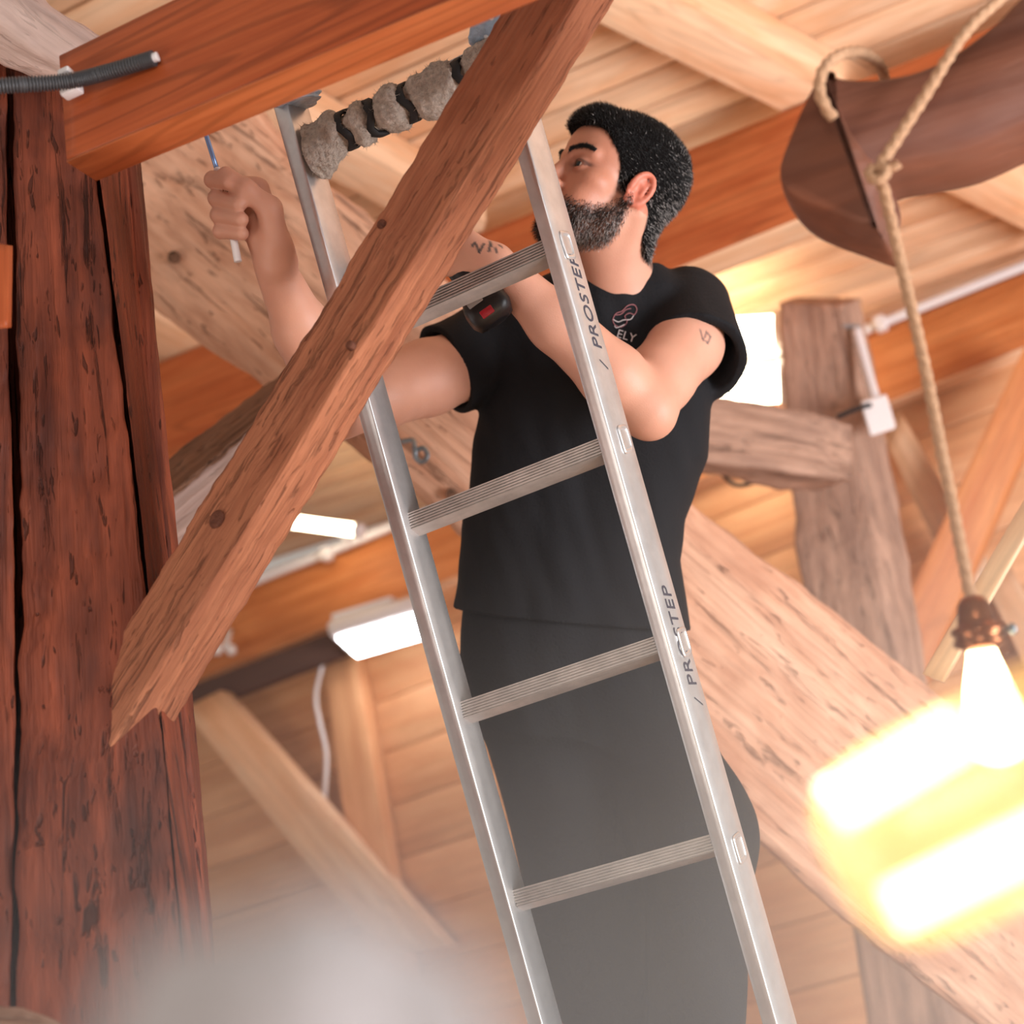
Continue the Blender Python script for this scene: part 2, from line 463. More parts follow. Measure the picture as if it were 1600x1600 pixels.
# backing above the boards (roof deck)
a, b = ceil_o + CX * -3.7 + CN * 0.045, ceil_o + CX * 2.7 + CN * 0.045
roof = timber('roof_deck', [(a + CY * (s_wall + 0.4), a - CY * 2.3, a - CY * 2.3 + CN * 0.03), (b + CY * (s_wall + 0.4), b - CY * 2.3, b - CY * 2.3 + CN * 0.03)], M['pine_wall'], ceiling, n=1, k=1)

# wall plate, wall boards
def lined(px0, py0, px1, py1, d0, d1): return P(px0, py0, d0), P(px1, py1, d1)
pl_top = lined(180, 1003, 1760, 360, 5.55, 4.32)
pl_bot = lined(180, 1114, 1760, 478, 5.46, 4.23)
plate = timber('trim_1', [(pl_top[0], pl_bot[0], pl_bot[0] + YA * 0.12), (pl_top[1], pl_bot[1], pl_bot[1] + YA * 0.12)], M['plate'], n=12, k=3)
tag(plate, 'amber wall plate beam running along the back wall under the conduit', kind='structure')
wall = empty('wall_back', (pl_bot[0] + pl_bot[1]) / 2 * np.array([1, 1, 0])); tag(wall, 'tan pine boarded back wall under the plate', kind='structure')
wdir = unit(pl_bot[1] - pl_bot[0]); wx = unit(wdir * np.array([1, 1, 0])); wn = np.array([wx[1], -wx[0], 0.0])
if wn[1] > 0: wn = -wn
wz0 = (pl_bot[0] + pl_bot[1])[2] / 2 + 0.25; bw = 0.185; first = None
w_c = (pl_bot[0] + pl_bot[1]) / 2 - wn * 0.10
k = 0
while wz0 - k * bw > 0.05:
    c = np.array([w_c[0], w_c[1], wz0 - (k + 0.5) * bw]) + wdir * np.array([0, 0, 0])
    if first is None:
        a, b = c - wdir * 2.6, c + wdir * 2.2
        hz = np.array([0, 0, bw / 2 - 0.0012]); hn = wn * 0.015
        first = timber('board', [(a + hz + hn, a - hz + hn, a - hz - hn), (b + hz + hn, b - hz + hn, b - hz - hn)], M['pine_wall'], wall, n=1, k=1, bevel=0.004)
        fm0, c0 = W[first.name].copy(), c
    else:
        copy_obj(first, Matrix.Translation(Vector(c - c0)) @ fm0, wall)
    k += 1
a, b = w_c - wdir * 2.6 - wn * 0.03, w_c + wdir * 2.2 - wn * 0.03
timber('backing', [(np.array([*a[:2], wz0]), np.array([*a[:2], 0.02]), np.array([*a[:2], 0.02]) - wn * 0.03), (np.array([*b[:2], wz0 + (b - a)[2]]), np.array([*b[:2], 0.02]), np.array([*b[:2], 0.02]) - wn * 0.03)], M['pine_wall'], wall, n=1, k=1)
# floor far below the frame, carries the ladder and posts
fl = 3.4
V = [(-4.5, -2.2, -0.05), (3.2, -2.2, -0.05), (3.2, 6.5, -0.05), (-4.5, 6.5, -0.05), (-4.5, -2.2, 0), (3.2, -2.2, 0), (3.2, 6.5, 0), (-4.5, 6.5, 0)]
F = [(3, 2, 1, 0), (4, 5, 6, 7), (0, 1, 5, 4), (1, 2, 6, 5), (2, 3, 7, 6), (3, 0, 4, 7)]
floor = mesh_obj('floor', V, F, M['floor'], smooth=False); tag(floor, 'pale wooden floor under the ladder', kind='structure')

# ================================================================== TIMBERS
def on(px, py, pl): return hit(px, py, pl)
# purlin below the joists
CP3 = (CP[0] - CN * 0.137, CN)
e1a, e1b = on(120, 617, CP3), on(1740, -34, CP3)
da, db = pix(e1a)[2], pix(e1b)[2]
e2a, e2b = P(120, 800, da - 0.1), P(1740, 140, db - 0.1)
purlin = timber('purlin', [(e1a, e2a, e2a + CY * 0.085), (e1b, e2b, e2b + CY * 0.085)], M['purlin'], n=16, k=3, bevel=0.004)
tag(purlin, 'long orange larch purlin passing behind the man at head height', 'beam')
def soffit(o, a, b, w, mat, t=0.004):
    """underside strip of a beam, light from below put into its paler colour"""
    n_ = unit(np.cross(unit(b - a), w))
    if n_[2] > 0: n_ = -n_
    timber('lit_underside', [(a + n_ * t, a + w + n_ * t, a + w), (b + n_ * t, b + w + n_ * t, b + w)], mat, o, n=6, k=2, bevel=0.0015)  # paler strip paints in the light from below
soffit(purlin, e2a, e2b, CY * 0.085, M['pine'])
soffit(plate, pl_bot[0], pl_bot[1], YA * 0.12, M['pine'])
# joists across, resting on the purlin
def joist(r0, r1, l0, l1, label):
    a1, b1, a2, b2 = on(*r0, CP2), on(*r1, CP2), on(*l0, CP2), on(*l1, CP2)
    o = timber('joist', [(a1, a2, a2 + CN * 0.128), (b1, b2, b2 + CN * 0.128)], M['pine'], n=8, k=2, bevel=0.004)
    return tag(o, label, 'joist', 'pale pine joists under the ceiling')
joist((960, -60), (1660, 322), (860, 0), (1660, 388), 'pale pine joist above the man, crossing over the orange purlin')
joist((100, 420), (420, 590), (90, 470), (400, 640), 'pale pine joist end beside the dark post, above the purlin')
joist((340, 110), (760, 345), (330, 180), (740, 400), 'pale pine joist behind the rag-wrapped rung')

# big dark post
def zdepth(y): return 2.10 - (y - 40) / 1660 * 0.5
post = empty('timber_post', P(60, 4300, 1.2))
def post_piece(name, xs, seed, rgh=0.006, dd=0.0):
    timber(name, [tuple(P(x_, y_, d_ + dd) for x_, d_ in zip(row, dr_)) for y_, row, dr_ in xs], M['post'], post, n=200, k=9, rough=rgh, rscale=14, bevel=0.006, wobble=0.008, seed=seed)
post_piece('core', [(98, (21, 126, 130), (2.05, 2.08, 2.28)), (560, (26, 186, 190), (1.925, 1.95, 2.15)), (1100, (34, 244, 248), (1.765, 1.78, 1.98)), (2200, (20, 346, 350), (1.445, 1.46, 1.66)), (4300, (0, 516, 520), (1.18, 1.2, 1.4))], 3)
post_piece('flank', [(98, (-147, 9, 13), (2.03, 2.05, 2.28)), (560, (-130, 12, 16), (1.90, 1.925, 2.15)), (1100, (-120, 22, 26), (1.74, 1.765, 1.98)), (2200, (-110, 8, 12), (1.42, 1.445, 1.66)), (4300, (-100, -14, -10), (1.16, 1.18, 1.4))], 6)
post_piece('flank', [(98, (131, 136, 205), (2.08, 2.085, 2.23)), (560, (191, 196, 249), (1.955, 1.96, 2.09)), (1100, (250, 254, 302), (1.79, 1.795, 1.91)), (2200, (352, 356, 392), (1.47, 1.475, 1.59)), (4300, (522, 526, 562), (1.21, 1.215, 1.31))], 9, 0.004)
tag(post, 'massive dark red-brown weathered oak post at the left edge', 'post')
post_piece('heartwood', [(98, (-137, 197, 199), (2.14, 2.18, 2.34)), (560, (-120, 240, 242), (2.01, 2.04, 2.2)), (1100, (-110, 293, 295), (1.85, 1.865, 2.0)), (2200, (-100, 384, 386), (1.53, 1.545, 1.7)), (4300, (-90, 550, 552), (1.26, 1.28, 1.4))], 12, 0.002)
# long drying crack of the post, a real groove strip
def strip(name, pts, widths, mat, parent, off=0.002):
    V, F = [], []
    for i, ((px, py, d), w) in enumerate(zip(pts, widths)):
        V += [P(px - w, py, d - off), P(px, py, d - off - 0.0015), P(px + w, py, d - off)]
    for i in range(len(pts) - 1):
        for j in range(2): F.append((i * 3 + j, i * 3 + j + 1, (i + 1) * 3 + j + 1, (i + 1) * 3 + j))
    return mesh_obj(name, V, F, mat, parent, None, True)

# old diagonal brace in front
BR = dict(a1=P(74, 1180, 1.815), a2=P(158, 1190, 1.748), a3=P(205, 1240, 1.825), b1=P(842, -80, 1.82), b2=P(955, -80, 1.745), b3=P(1016, -84, 1.83))
brace = timber('timber_brace', [(BR['a1'], BR['a2'], BR['a3']), (BR['b1'], BR['b2'], BR['b3'])], M['brace'], n=170, k=12, rough=0.0032, rscale=26, bevel=0.007, wobble=0.004, seed=11)
tag(brace, 'rough red-brown diagonal oak brace crossing in front of the ladder', 'brace')
BF = plane(BR['a1'], BR['a2'], BR['b1'])
fn = BF[1] if BF[1] @ (CAM - BF[0]) > 0 else -BF[1]
for (px, py, r) in ((340, 812, 0.0125), (548, 540, 0.006), (597, 351, 0.0065)):
    c = on(px, py, BF) + fn * 0.001
    lathe('peg', c - fn * 0.02, fn, [(0, r), (0.021, r), (0.0225, r * 0.92), (0.0232, r * 0.5), (0.0235, 0)], M['peg'], brace, 20)

# big orange beam top left
bb_a1, bb_b1 = P(92, 84, 1.80), P(960, -335, 1.56)
bb_a2, bb_b2 = P(104, 250, 1.735), P(960, -110, 1.49)
beam = timber('cross_beam', [(bb_a1, bb_a2, bb_a2 + YA * 0.052), (bb_b1, bb_b2, bb_b2 + YA * 0.052)], M['glulam'], n=40, k=6, rough=0.0, bevel=0.004, wobble=0.002, seed=2)
tag(beam, 'smooth orange sawn beam at the upper left resting against the dark post', 'beam')
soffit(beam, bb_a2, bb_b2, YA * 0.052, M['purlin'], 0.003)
BBF = plane(bb_a1, bb_a2, bb_b1)
bn = BBF[1] if BBF[1] @ (CAM - BBF[0]) > 0 else -BBF[1]
for (px, py, r) in ((567, 47, 0.010), (372, 99, 0.004)):
    c = on(px, py, BBF)
    lathe('knot', c - bn * 0.008, bn, [(0, r), (0.0085, r), (0.0092, r * 0.9), (0.0094, 0)], M['peg'], beam, 18)

# pale old cruck behind the hand
cru = [((300, 60, 3.05), (60, 330, 3.0)), ((430, 215, 2.98), (260, 492, 2.93)), ((590, 345, 2.93), (440, 622, 2.88)), ((800, 530, 2.88), (709, 838, 2.82)), ((1070, 778, 2.86), (940, 1100, 2.78)), ((1440, 1060, 2.86), (1290, 1420, 2.76)), ((1800, 1330, 2.86), (1640, 1700, 2.76))]
cruck = timber('cruck_timber', [(P(*a), P(*b), P(*b) + YA * 0.17) for a, b in cru], M['pale_old'], n=220, k=14, rough=0.008, rscale=9, bevel=0.03, wobble=0.02, seed=21)
tag(cruck, 'wide pale hewn timber running diagonally down behind the man', 'timber')
CF = plane(P(430, 215, 2.98), P(440, 622, 2.88), P(709, 838, 2.82))
def cruck_point(px, py):
    return on(px, py, CF)
for (px, py, r) in ((272, 402, 0.013), (706, 772, 0.012)):
    c = cruck_point(px, py); nn = unit(CAM - c)
    lathe('knot', c - nn * 0.015, nn, [(0, r), (0.03, r), (0.034, r * 0.85), (0.031, r * 0.6), (0.033, r * 0.4), (0.035, 0)], M['dark_bark'], cruck, 18)
# iron eye in the cruck
c = cruck_point(650, 700); nn = unit(CAM - c)
eyep = [P(628, 690, 2.80), P(645, 688, 2.78), P(648, 700, 2.77), P(650, 715, 2.77), P(660, 722, 2.77), P(668, 712, 2.77), P(662, 700, 2.775), P(652, 703, 2.79)]
hk = tube('iron_hook', eyep, 0.0052, M['zinc'], None, 40, 8); tag(hk, 'small grey metal hook screwed into the pale diagonal timber', 'hook')

# short strut with whitewashed face, between post and cruck
strut = timber('strut', [(P(120, 830, 2.66), P(130, 886, 2.50), P(130, 1010, 2.45)), (P(470, 566, 2.72), P(480, 592, 2.58), P(560, 650, 2.5))], M['white_old'], n=60, k=8, rough=0.004, rscale=18, wobble=0.008, seed=5)
tag(strut, 'short strut with whitewashed face between dark post and brace', 'strut')
sb = timber('rough_edge', [(P(120, 822, 2.66), P(130, 884, 2.485), P(130, 900, 2.50)), (P(470, 560, 2.72), P(480, 592, 2.565), P(482, 600, 2.58))], M['dark_bark'], strut, n=70, k=10, rough=0.009, rscale=30, bevel=0.004, seed=8)

# old timbers top left corner
ol = timber('old_tie_beam', [(P(-20, -130, 1.98), P(-110, -70, 1.93), P(-150, 30, 2.0)), (P(60, -20, 1.97), P(-4, 30, 1.92), P(-40, 92, 1.98)), (P(210, 76, 1.98), P(122, 118, 1.93), P(90, 150, 1.99))], M['white_old'], n=80, k=10, rough=0.007, rscale=14, bevel=0.014, wobble=0.010, seed=31)
tag(ol, 'pale grey hewn tie beam end in the upper left corner', 'timber')
stub = timber('batten_stub', [(P(-60, 372, 1.72), P(13, 384, 1.70), P(20, 384, 1.76)), (P(-60, 520, 1.68), P(12, 512, 1.66), P(19, 512, 1.72))], M['glulam'], n=10, k=3, rough=0.002)
tag(stub, 'small orange batten end at the far left edge on the post', 'batten')
lc = timber('hewn_offcut', [(P(-60, 1556, 1.50), P(-60, 1600, 1.44), P(-60, 1680, 1.46)), (P(40, 1574, 1.5), P(46, 1608, 1.44), P(40, 1690, 1.46)), (P(130, 1612, 1.5), P(134, 1640, 1.44), P(120, 1720, 1.46))], M['grey_old'], n=40, k=8, rough=0.004, rscale=30, bevel=0.01, seed=44)
tag(lc, 'pale hewn timber corner at the bottom left edge', 'timber')

# right: old post and horizontal hewn beam
rp = timber('old_post', [(P(1212, 474, 4.2), P(1318, 476, 4.12), P(1347, 466, 4.2)), (P(1232, 760, 4.02), P(1352, 760, 3.94), P(1402, 752, 4.02)), (P(1300, 1250, 3.72), P(1430, 1250, 3.64), P(1480, 1250, 3.72)), (P(1640, 3600, 3.05), P(1790, 3600, 3.0), P(1840, 3600, 3.05))], M['grey_old'], n=90, k=8, rough=0.008, rscale=8, bevel=0.012, wobble=0.012, seed=51)
tag(rp, 'old grey-brown post at the back right carrying the white junction box', 'post')
hb = timber('hewn_beam', [(P(860, 560, 3.4), P(860, 690, 3.32), P(860, 712, 3.45)), (P(1130, 618, 3.5), P(1120, 722, 3.42), P(1110, 742, 3.55)), (P(1250, 636, 3.56), P(1262, 742, 3.48), P(1212, 766, 3.62)), (P(1332, 660, 3.66), P(1330, 748, 3.58), P(1276, 768, 3.74))], M['grey_old'], n=70, k=10, rough=0.007, rscale=10, bevel=0.012, wobble=0.01, seed=61)
tag(hb, 'blunt hewn beam end sticking out behind the man towards the old post', 'beam')

WP = (w_c + wn * 0.015, wn)
def wd(px, py): return pix(hit(px, py, WP))[2]
def simple(name, a, b, mat, label, cat='brace', n=10, th=0.07, group=None):
    a, b = (tuple((x_, y_, min(d_, wd(x_, y_) - th - 0.015)) for x_, y_, d_ in q) for q in (a, b))
    o = timber(name, [(P(*a[0]), P(*a[1]), P(*a[1]) + YA * th), (P(*b[0]), P(*b[1]), P(*b[1]) + YA * th)], mat, n=n, k=3, bevel=0.004)
    return tag(o, label, cat, group)
simple('knee_brace', ((345, 1078, 5.1), (285, 1108, 5.1)), ((700, 1480, 4.9), (600, 1500, 4.9)), M['pine'], 'pale diagonal pine brace on the wall below the work light')
simple('stud', ((505, 1040, 5.2), (556, 1020, 5.2)), ((575, 1560, 4.9), (640, 1540, 4.9)), M['pine_wall'], 'upright pine stud below the work light', 'stud')
simple('knee_brace', ((1404, 640, 4.3), (1384, 690, 4.3)), ((1560, 905, 4.1), (1500, 930, 4.1)), M['pine'], 'pale pine brace slanting down right from the junction box')
simple('knee_brace', ((1660, 560, 4.1), (1610, 520, 4.1)), ((1420, 1120, 3.9), (1350, 1080, 3.9)), M['plate'], 'pine brace behind the hanging bulb, its bulb light painted orange')  # orange colour carries the bulb's light on this brace
simple('knee_brace', ((1575, 880, 4.2), (1535, 905, 4.2)), ((1760, 1200, 4.1), (1690, 1230, 4.1)), M['pine'], 'pale pine brace to the right of the hanging bulb')
simple('batten', ((200, 1108, 5.25), (200, 1152, 5.25)), ((535, 980, 5.05), (535, 1022, 5.05)), M['dark_batten'], 'dark brown batten leading to the white work light', 'batten', th=0.05)
simple('lath', ((1680, 642, 1.72), (1680, 704, 1.70)), ((1440, 1052, 1.72), (1474, 1066, 1.70)), M['pine'], 'cream wooden lath added for a lamp reflection behind the bulb socket', 'lath', th=0.012)  # added strip standing for a tube lamp's reflection

# ================================================================== CABLES, BOX, LAMPS AT THE BACK
cd = [P(240, 972, 5.42), P(420, 899, 5.27), P(520, 860, 5.18), P(800, 745, 4.95), P(1370, 508, 4.5), P(1760, 352, 4.24)]
con = tube('conduit', cd, 0.016, M['white_plastic'], None, 60, 12); tag(con, 'long white electrical conduit along the top of the wall plate', 'conduit')
for (px, py, d) in ((510, 866, 5.17), (1376, 506, 4.48), (350, 928, 5.3)):
    c = P(px, py, d); box('conduit_clip', c, wdir * 0.018, ZA * 0.024, wn * 0.022, M['white_plastic'], con, 0.2)
jb = empty('junction_box', P(1372, 648, 3.92)); tag(jb, 'white square junction box on the old post', 'junction box')
bx_u = unit(P(1385, 690, 3.9) - P(1362, 610, 3.97)); bx_r = unit(P(1398, 640, 3.93) - P(1350, 655, 3.9))
bx_n = unit(CAM - P(1372, 648, 3.92))
box('box_body', P(1372, 648, 3.93), bx_r * 0.044, bx_u * 0.056, bx_n * 0.03, M['white_plastic'], jb, 0.2)
box('box_lid', P(1372, 648, 3.93) + bx_n * 0.034, bx_r * 0.040, bx_u * 0.052, bx_n * 0.006, M['white_plastic'], jb, 0.2)
vc = tube('conduit', [P(1338, 516, 4.08), P(1352, 570, 4.02), P(1368, 625, 3.95)], 0.015, M['white_plastic'], None, 16, 12); tag(vc, 'short white conduit dropping to the junction box on the old post', 'conduit')
wr = tube('cable', [P(1150, 562, 4.35), P(1235, 553, 4.3), P(1285, 535, 4.22), P(1310, 512, 4.12), P(1345, 512, 4.1)], 0.009, M['light_grey'], None, 30, 8); tag(wr, 'thin grey cable looping from the bright lamp to the old post', 'cable')
st = tube('strap', [P(1308, 652, 3.9), P(1335, 640, 3.88), P(1362, 632, 3.87)], 0.007, M['black_rubber'], None, 10, 8); tag(st, 'black strap tied round the old post beside the junction box', 'strap')
hw = tube('cable', [P(x_, y_, wd(x_, y_) - 0.10) for x_, y_ in ((508, 1024), (494, 1085), (500, 1130), (510, 1180), (506, 1260))], 0.008, M['white_plastic'], None, 30, 8); tag(hw, 'pale cable hanging down from the white work light', 'cable')
wl2 = tube('cable', [P(1126, 738, 3.9), P(1150, 758, 3.85), P(1182, 752, 3.8), P(1190, 740, 3.8)], 0.006, M['iron'], None, 20, 8); tag(wl2, 'dark cable loop under the hewn beam end', 'cable')
cc = empty('cable_clamp', P(350, 1018, 5.17)); tag(cc, 'small white cable clamp above the dark batten', 'clamp')
for (px, py) in ((340, 1014), (362, 1014)):
    lathe('clamp_jaw', P(px, py + 9, 5.17), ZA, [(0, 0.008), (0.006, 0.018), (0.03, 0.018), (0.038, 0.008)], M['white_plastic'], cc, 14)
tube('clamp_pipe', [P(352, 1012, 5.18), P(358, 985, 5.3)], 0.012, M['white_plastic'], cc, 4, 10)

# work light
wlr = empty('work_light', P(600, 1000, 4.85)); tag(wlr, 'glowing white LED work light under the wall plate', 'lamp')
ux = unit(P(690, 962, 4.8) - P(520, 1012, 4.95)); dn = unit(0.35 * (CAM - P(600, 990, 4.9)) / 4.8 - ZA * 0.8); side = unit(np.cross(ux, dn))
cl = P(605, 985, 4.88)
box('housing', cl - dn * 0.02, ux * 0.19, side * 0.085, dn * 0.035, M['white_plastic'], wlr, 0.25)
box('led_panel', cl + dn * 0.022, ux * 0.165, side * 0.066, dn * 0.008, glow('led_white', (0.93, 0.96, 1.0), 16), wlr, 0.2)
box('bracket', P(575, 955, 4.95), ux * 0.12, ZA * 0.012, wn * 0.05, M['white_plastic'], wlr, 0.2)
# tube lights over the wall plate
def tube_light(name, a, b, label, r, power):
    g = empty(name, (np.asarray(a) + b) / 2); tag(g, label, 'lamp')
    d = unit(np.asarray(b) - a)
    tube('tube', [a, b], r, glow(name + '_glow', (1.0, 0.86, 0.6), power), g, 6, 14)
    for e, sg in ((a, 1), (b, -1)):
        lathe('end_cap', np.asarray(e) - d * sg * 0.02, d * sg, [(0, r * 0.7), (0.004, r * 1.2), (0.03, r * 1.2), (0.032, r * 0.9)], M['white_plastic'], g, 14)
    c_ = (np.asarray(a) + b) / 2
    tube('bracket', [c_, c_ - wn * 0.08, c_ - wn * 0.16 - ZA * 0.02], 0.008, M['white_plastic'], g, 12, 8)
    return g
tube_light('tube_lamp', P(455, 815, 5.0), P(560, 829, 4.9), 'lit white tube lamp on top of the wall plate, seen under the brace', 0.022, 14)
tube_light('tube_lamp', P(1080, 528, 4.36), P(1215, 520, 4.3), 'lit tube lamp behind the left shoulder of the man, upper of the two', 0.055, 11)
tube_light('tube_lamp', P(1050, 610, 4.35), P(1222, 598, 4.3), 'lit tube lamp behind the left shoulder of the man, lower of the two', 0.060, 11)

# ================================================================== CORRUGATED CONDUIT ON THE BIG BEAM
cp_ = [P(-60, 137, 1.70), P(20, 133, 1.71), P(105, 127, 1.73), P(170, 112, 1.728), P(240, 91, 1.712)]
cor = tube('corrugated_conduit', cp_, 0.0098, M['conduit_grey'], None, 340, 14, rfun=lambda t, th, r, L: r * (1.0 if (int(t * 340) % 5) < 3 else 0.78))
tag(cor, 'dark grey corrugated conduit clipped to the orange beam', 'conduit')
tube('inner_cable', [P(236, 92, 1.713), P(247, 88, 1.712)], 0.0058, M['white_plastic'], cor, 4, 10)
cb_ = empty('cable_clip', P(110, 128, 1.74)); tag(cb_, 'white plastic clip holding the corrugated conduit', 'clip')
box('clip_base', P(112, 141, 1.745), unit(bb_b1 - bb_a1) * 0.013, ZA * 0.007, bn * 0.008, M['white_plastic'], cb_, 0.2)
box('clip_arm', P(104, 115, 1.745), unit(bb_b1 - bb_a1) * 0.008, ZA * 0.004, bn * 0.008, M['white_plastic'], cb_, 0.2)

# ================================================================== LADDER
def railpt(x0, y0, dxdy, y, d): return P(x0 + dxdy * (y - y0), y, d)
def z_to_y(f):
    lo, hi = 0, 9000
    for _ in range(60):
        m = (lo + hi) / 2
        if f(m)[2] > 0: lo = m
        else: hi = m
    return lo
yb_r = z_to_y(lambda y: railpt(835, 260, .285, y, 1.93)) ; yb_l = z_to_y(lambda y: railpt(446, 150, .2755, y, 2.03))
lad = empty('ladder', railpt(640, 260, .28, (yb_r + yb_l) / 2, 1.98)); tag(lad, 'aluminium ladder with ribbed rungs leaning in front of the man', 'ladder')
def rail(e1, e2, e3, y0, y1):
    a = [railpt(*e, y0, d) for e, d in (e1, e2, e3)]; b = [railpt(*e, y1, d) for e, d in (e1, e2, e3)]
    return timber('rail', [tuple(a), tuple(b)], M['alu'], lad, n=30, k=3, bevel=0.0028), a, b
rr, ra, rb = rail(((812, 260, .2825), 1.945), ((835, 260, .2825), 1.93), ((868, 260, .2825), 1.985), -30, yb_r)
lr, la, lb = rail(((425, 162, .2772), 2.045), ((445, 150, .2772), 2.03), ((478, 150, .2772), 2.085), 118, yb_l)
rail_up = unit(ra[1] - rb[1])
# rungs
def rung_mesh():
    L = [P(634, 803, 2.052), P(641, 827, 2.046), P(650, 840, 2.066)]
    Rr = [P(936, 684, 1.950), P(943, 709, 1.944), P(952, 723, 1.966)]
    L.append(L[0] + L[2] - L[1]); Rr.append(Rr[0] + Rr[2] - Rr[1])
    def ring(c):
        out = []; n12 = unit(np.cross(c[1] - c[0], Rr[0] - L[0])); 
        if n12 @ (CAM - c[0]) < 0: n12 = -n12
        nr = 6
        for q in range(nr):
            g0 = q / nr
            for g, o in ((0.0, -0.0016), (0.14, 0.0012), (0.56, 0.0012), (0.70, -0.0022), (0.94, -0.0022)):
                t = g0 + g / nr
                out.append(c[0] * (1 - t) + c[1] * t + n12 * o)
        out += [c[1], c[1] * 0.5 + c[2] * 0.5, c[2], c[3]]
        return out
    V = ring(L) + ring(Rr); m = len(V) // 2
    F = [(j, (j + 1) % m, m + (j + 1) % m, m + j) for j in range(m)] + [tuple(range(m))[::-1], tuple(range(m, 2 * m))]
    a, b, c = np.array(V[F[0][0]]), np.array(V[F[0][1]]), np.array(V[F[0][2]])
    nn = np.cross(b - a, c - a)
    if nn @ (CAM - a) < 0: F = [f[::-1] for f in F]
    return V, F, (L[1] + Rr[1]) / 2
V, F, rung_c = rung_mesh()
step = P(930 + 89, 686 + 309, 1.95) - P(930, 686, 1.95)
step = -rail_up * np.linalg.norm(step)
fr = frame(V[0], np.asarray(V[len(V) // 2]) - V[0])
r0 = None; rungs = []
for kx in range(-2, 7):
    if r0 is None:
        r0 = mesh_obj('rung', np.asarray(V) + step * kx, F, M['alu_rung'], lad, Matrix.Translation(Vector(step * kx)) @ fr, smooth=False); kk = kx; o = r0
    else:
        o = copy_obj(r0, Matrix.Translation(Vector(step * kx)) @ fr, lad)
    rungs.append(o)
# rung ends showing on the outer face of the right rail
OF = plane(ra[1], ra[2], rb[1]); ofn = OF[1] if OF[1] @ (CAM - OF[0]) > 0 else -OF[1]
oy = unit(ra[1] - ra[2]); oy = unit(oy - rail_up * (oy @ rail_up))
for (px, py) in ((886, 383), (976, 686), (1068, 1003), (1155, 1325)):
    c = on(px, py, OF) + ofn * 0.0006
    hx, hy = rail_up * 0.0165, oy * 0.0115
    # ring frame
    V, F = [], []
    for sc, z in ((1.25, 0.0), (1.2, 0.002), (0.9, 0.002), (0.82, -0.001)):
        for q in range(20):
            th = 2 * math.pi * q / 20; cx, sx = math.cos(th), math.sin(th)
            e = 0.35
            V.append(c + hx * sc * math.copysign(abs(cx) ** e, cx) + hy * sc * math.copysign(abs(sx) ** e, sx) + ofn * z)
    for i in range(3):
        for j in range(20): F.append((i * 20 + j, i * 20 + (j + 1) % 20, (i + 1) * 20 + (j + 1) % 20, (i + 1) * 20 + j))
    pgo = mesh_obj('rung_end', V, F, M['alu'], rr, None, True)
    box('rung_plug', c - ofn * 0.0005, hx * 0.78, hy * 0.74, ofn * 0.0012, M['alu_rung'], rr, 0.3)
def lettering(px, py, size):
    o = on(px, py, OF) + ofn * 0.0004
    text_obj('lettering', 'PROSTEP', size, o, rail_up, oy, M['ink'], rr, 0.25, 0.0003, 1.08)
    text_obj('lettering_mark', '/', size * 0.8, o - rail_up * 0.028 - oy * 0.001, rail_up, oy, M['ink'], rr, 0.5, 0.0003)
lettering(941, 547, 0.0315)
lettering(1089, 1072, 0.034)
# plastic film round the rail tops
def film(cx, cy, d, h, w, seed):
    c = P(cx, cy, d)
    o = tube('film_wrap', [c - rail_up * h, c, c + rail_up * h], w, M['blue_tape'], lad, 24, 26, rfun=lambda t, th, r, L: r * (1 + 0.5 * noise.noise(Vector((math.cos(th) * 1.6 + seed, math.sin(th) * 1.6, t * 4)))))
    return o
film(770, 12, 1.965, 0.045, 0.034, 1.0)
film(462, 148, 2.05, 0.016, 0.030, 4.0)

# rag bound round the top rung
rg_a, rg_b = P(486, 226, 2.045) , P(790, 90, 1.955)
rdir = rg_b - rg_a
bands = [0.20, 0.335, 0.52, 0.80]
def rag_r(t, th, r, L):
    pinch = min(abs(t - b) for b in bands)
    rr_ = 0.033 - 0.013 * math.exp(-(pinch / 0.035) ** 2)
    rr_ *= 1 + 0.30 * noise.noise(Vector((math.cos(th) * 1.2, math.sin(th) * 1.2, t * 9))) + 0.10 * noise.noise(Vector((math.cos(th) * 5, math.sin(th) * 5, t * 40)))
    if t < 0.16: rr_ *= 1.0 + 0.45 * max(0, math.cos(th - 1.9)) * (1 - t / 0.16)
    return rr_
rag = tube('rag', [rg_a - ZA * 0.003 + rdir * (i / 6) for i in range(7)], 0.03, M['rag'], None, 150, 44, rfun=rag_r)
tag(rag, 'grey felt rag bound round the top ladder rung with black bands', 'rag')
for b in bands:
    c = rg_a - ZA * 0.003 + rdir * b
    d = unit(rdir); a1 = unit(np.cross(d, ZA)); b1 = np.cross(d, a1)
    pts = [c + (a1 * math.cos(q / 16 * 2 * math.pi) + b1 * math.sin(q / 16 * 2 * math.pi)) * 0.0262 + d * 0.006 * math.sin(q * 1.3 + b * 20) for q in range(17)]
    V, F = [], []
    for q, p in enumerate(pts[:-1]):
        o = unit(p - c - d * ((p - c) @ d))
        for (u, v) in ((-0.006, -0.003), (-0.006, 0.0025), (0.006, 0.0025), (0.006, -0.003)): V.append(p + d * u + o * v)
    for q in range(16):
        for j in range(4): F.append((q * 4 + j, q * 4 + (j + 1) % 4, ((q + 1) % 16) * 4 + (j + 1) % 4, ((q + 1) % 16) * 4 + j))
    mesh_obj('rubber_band', V, F, M['black_rubber'], rag, None, True)

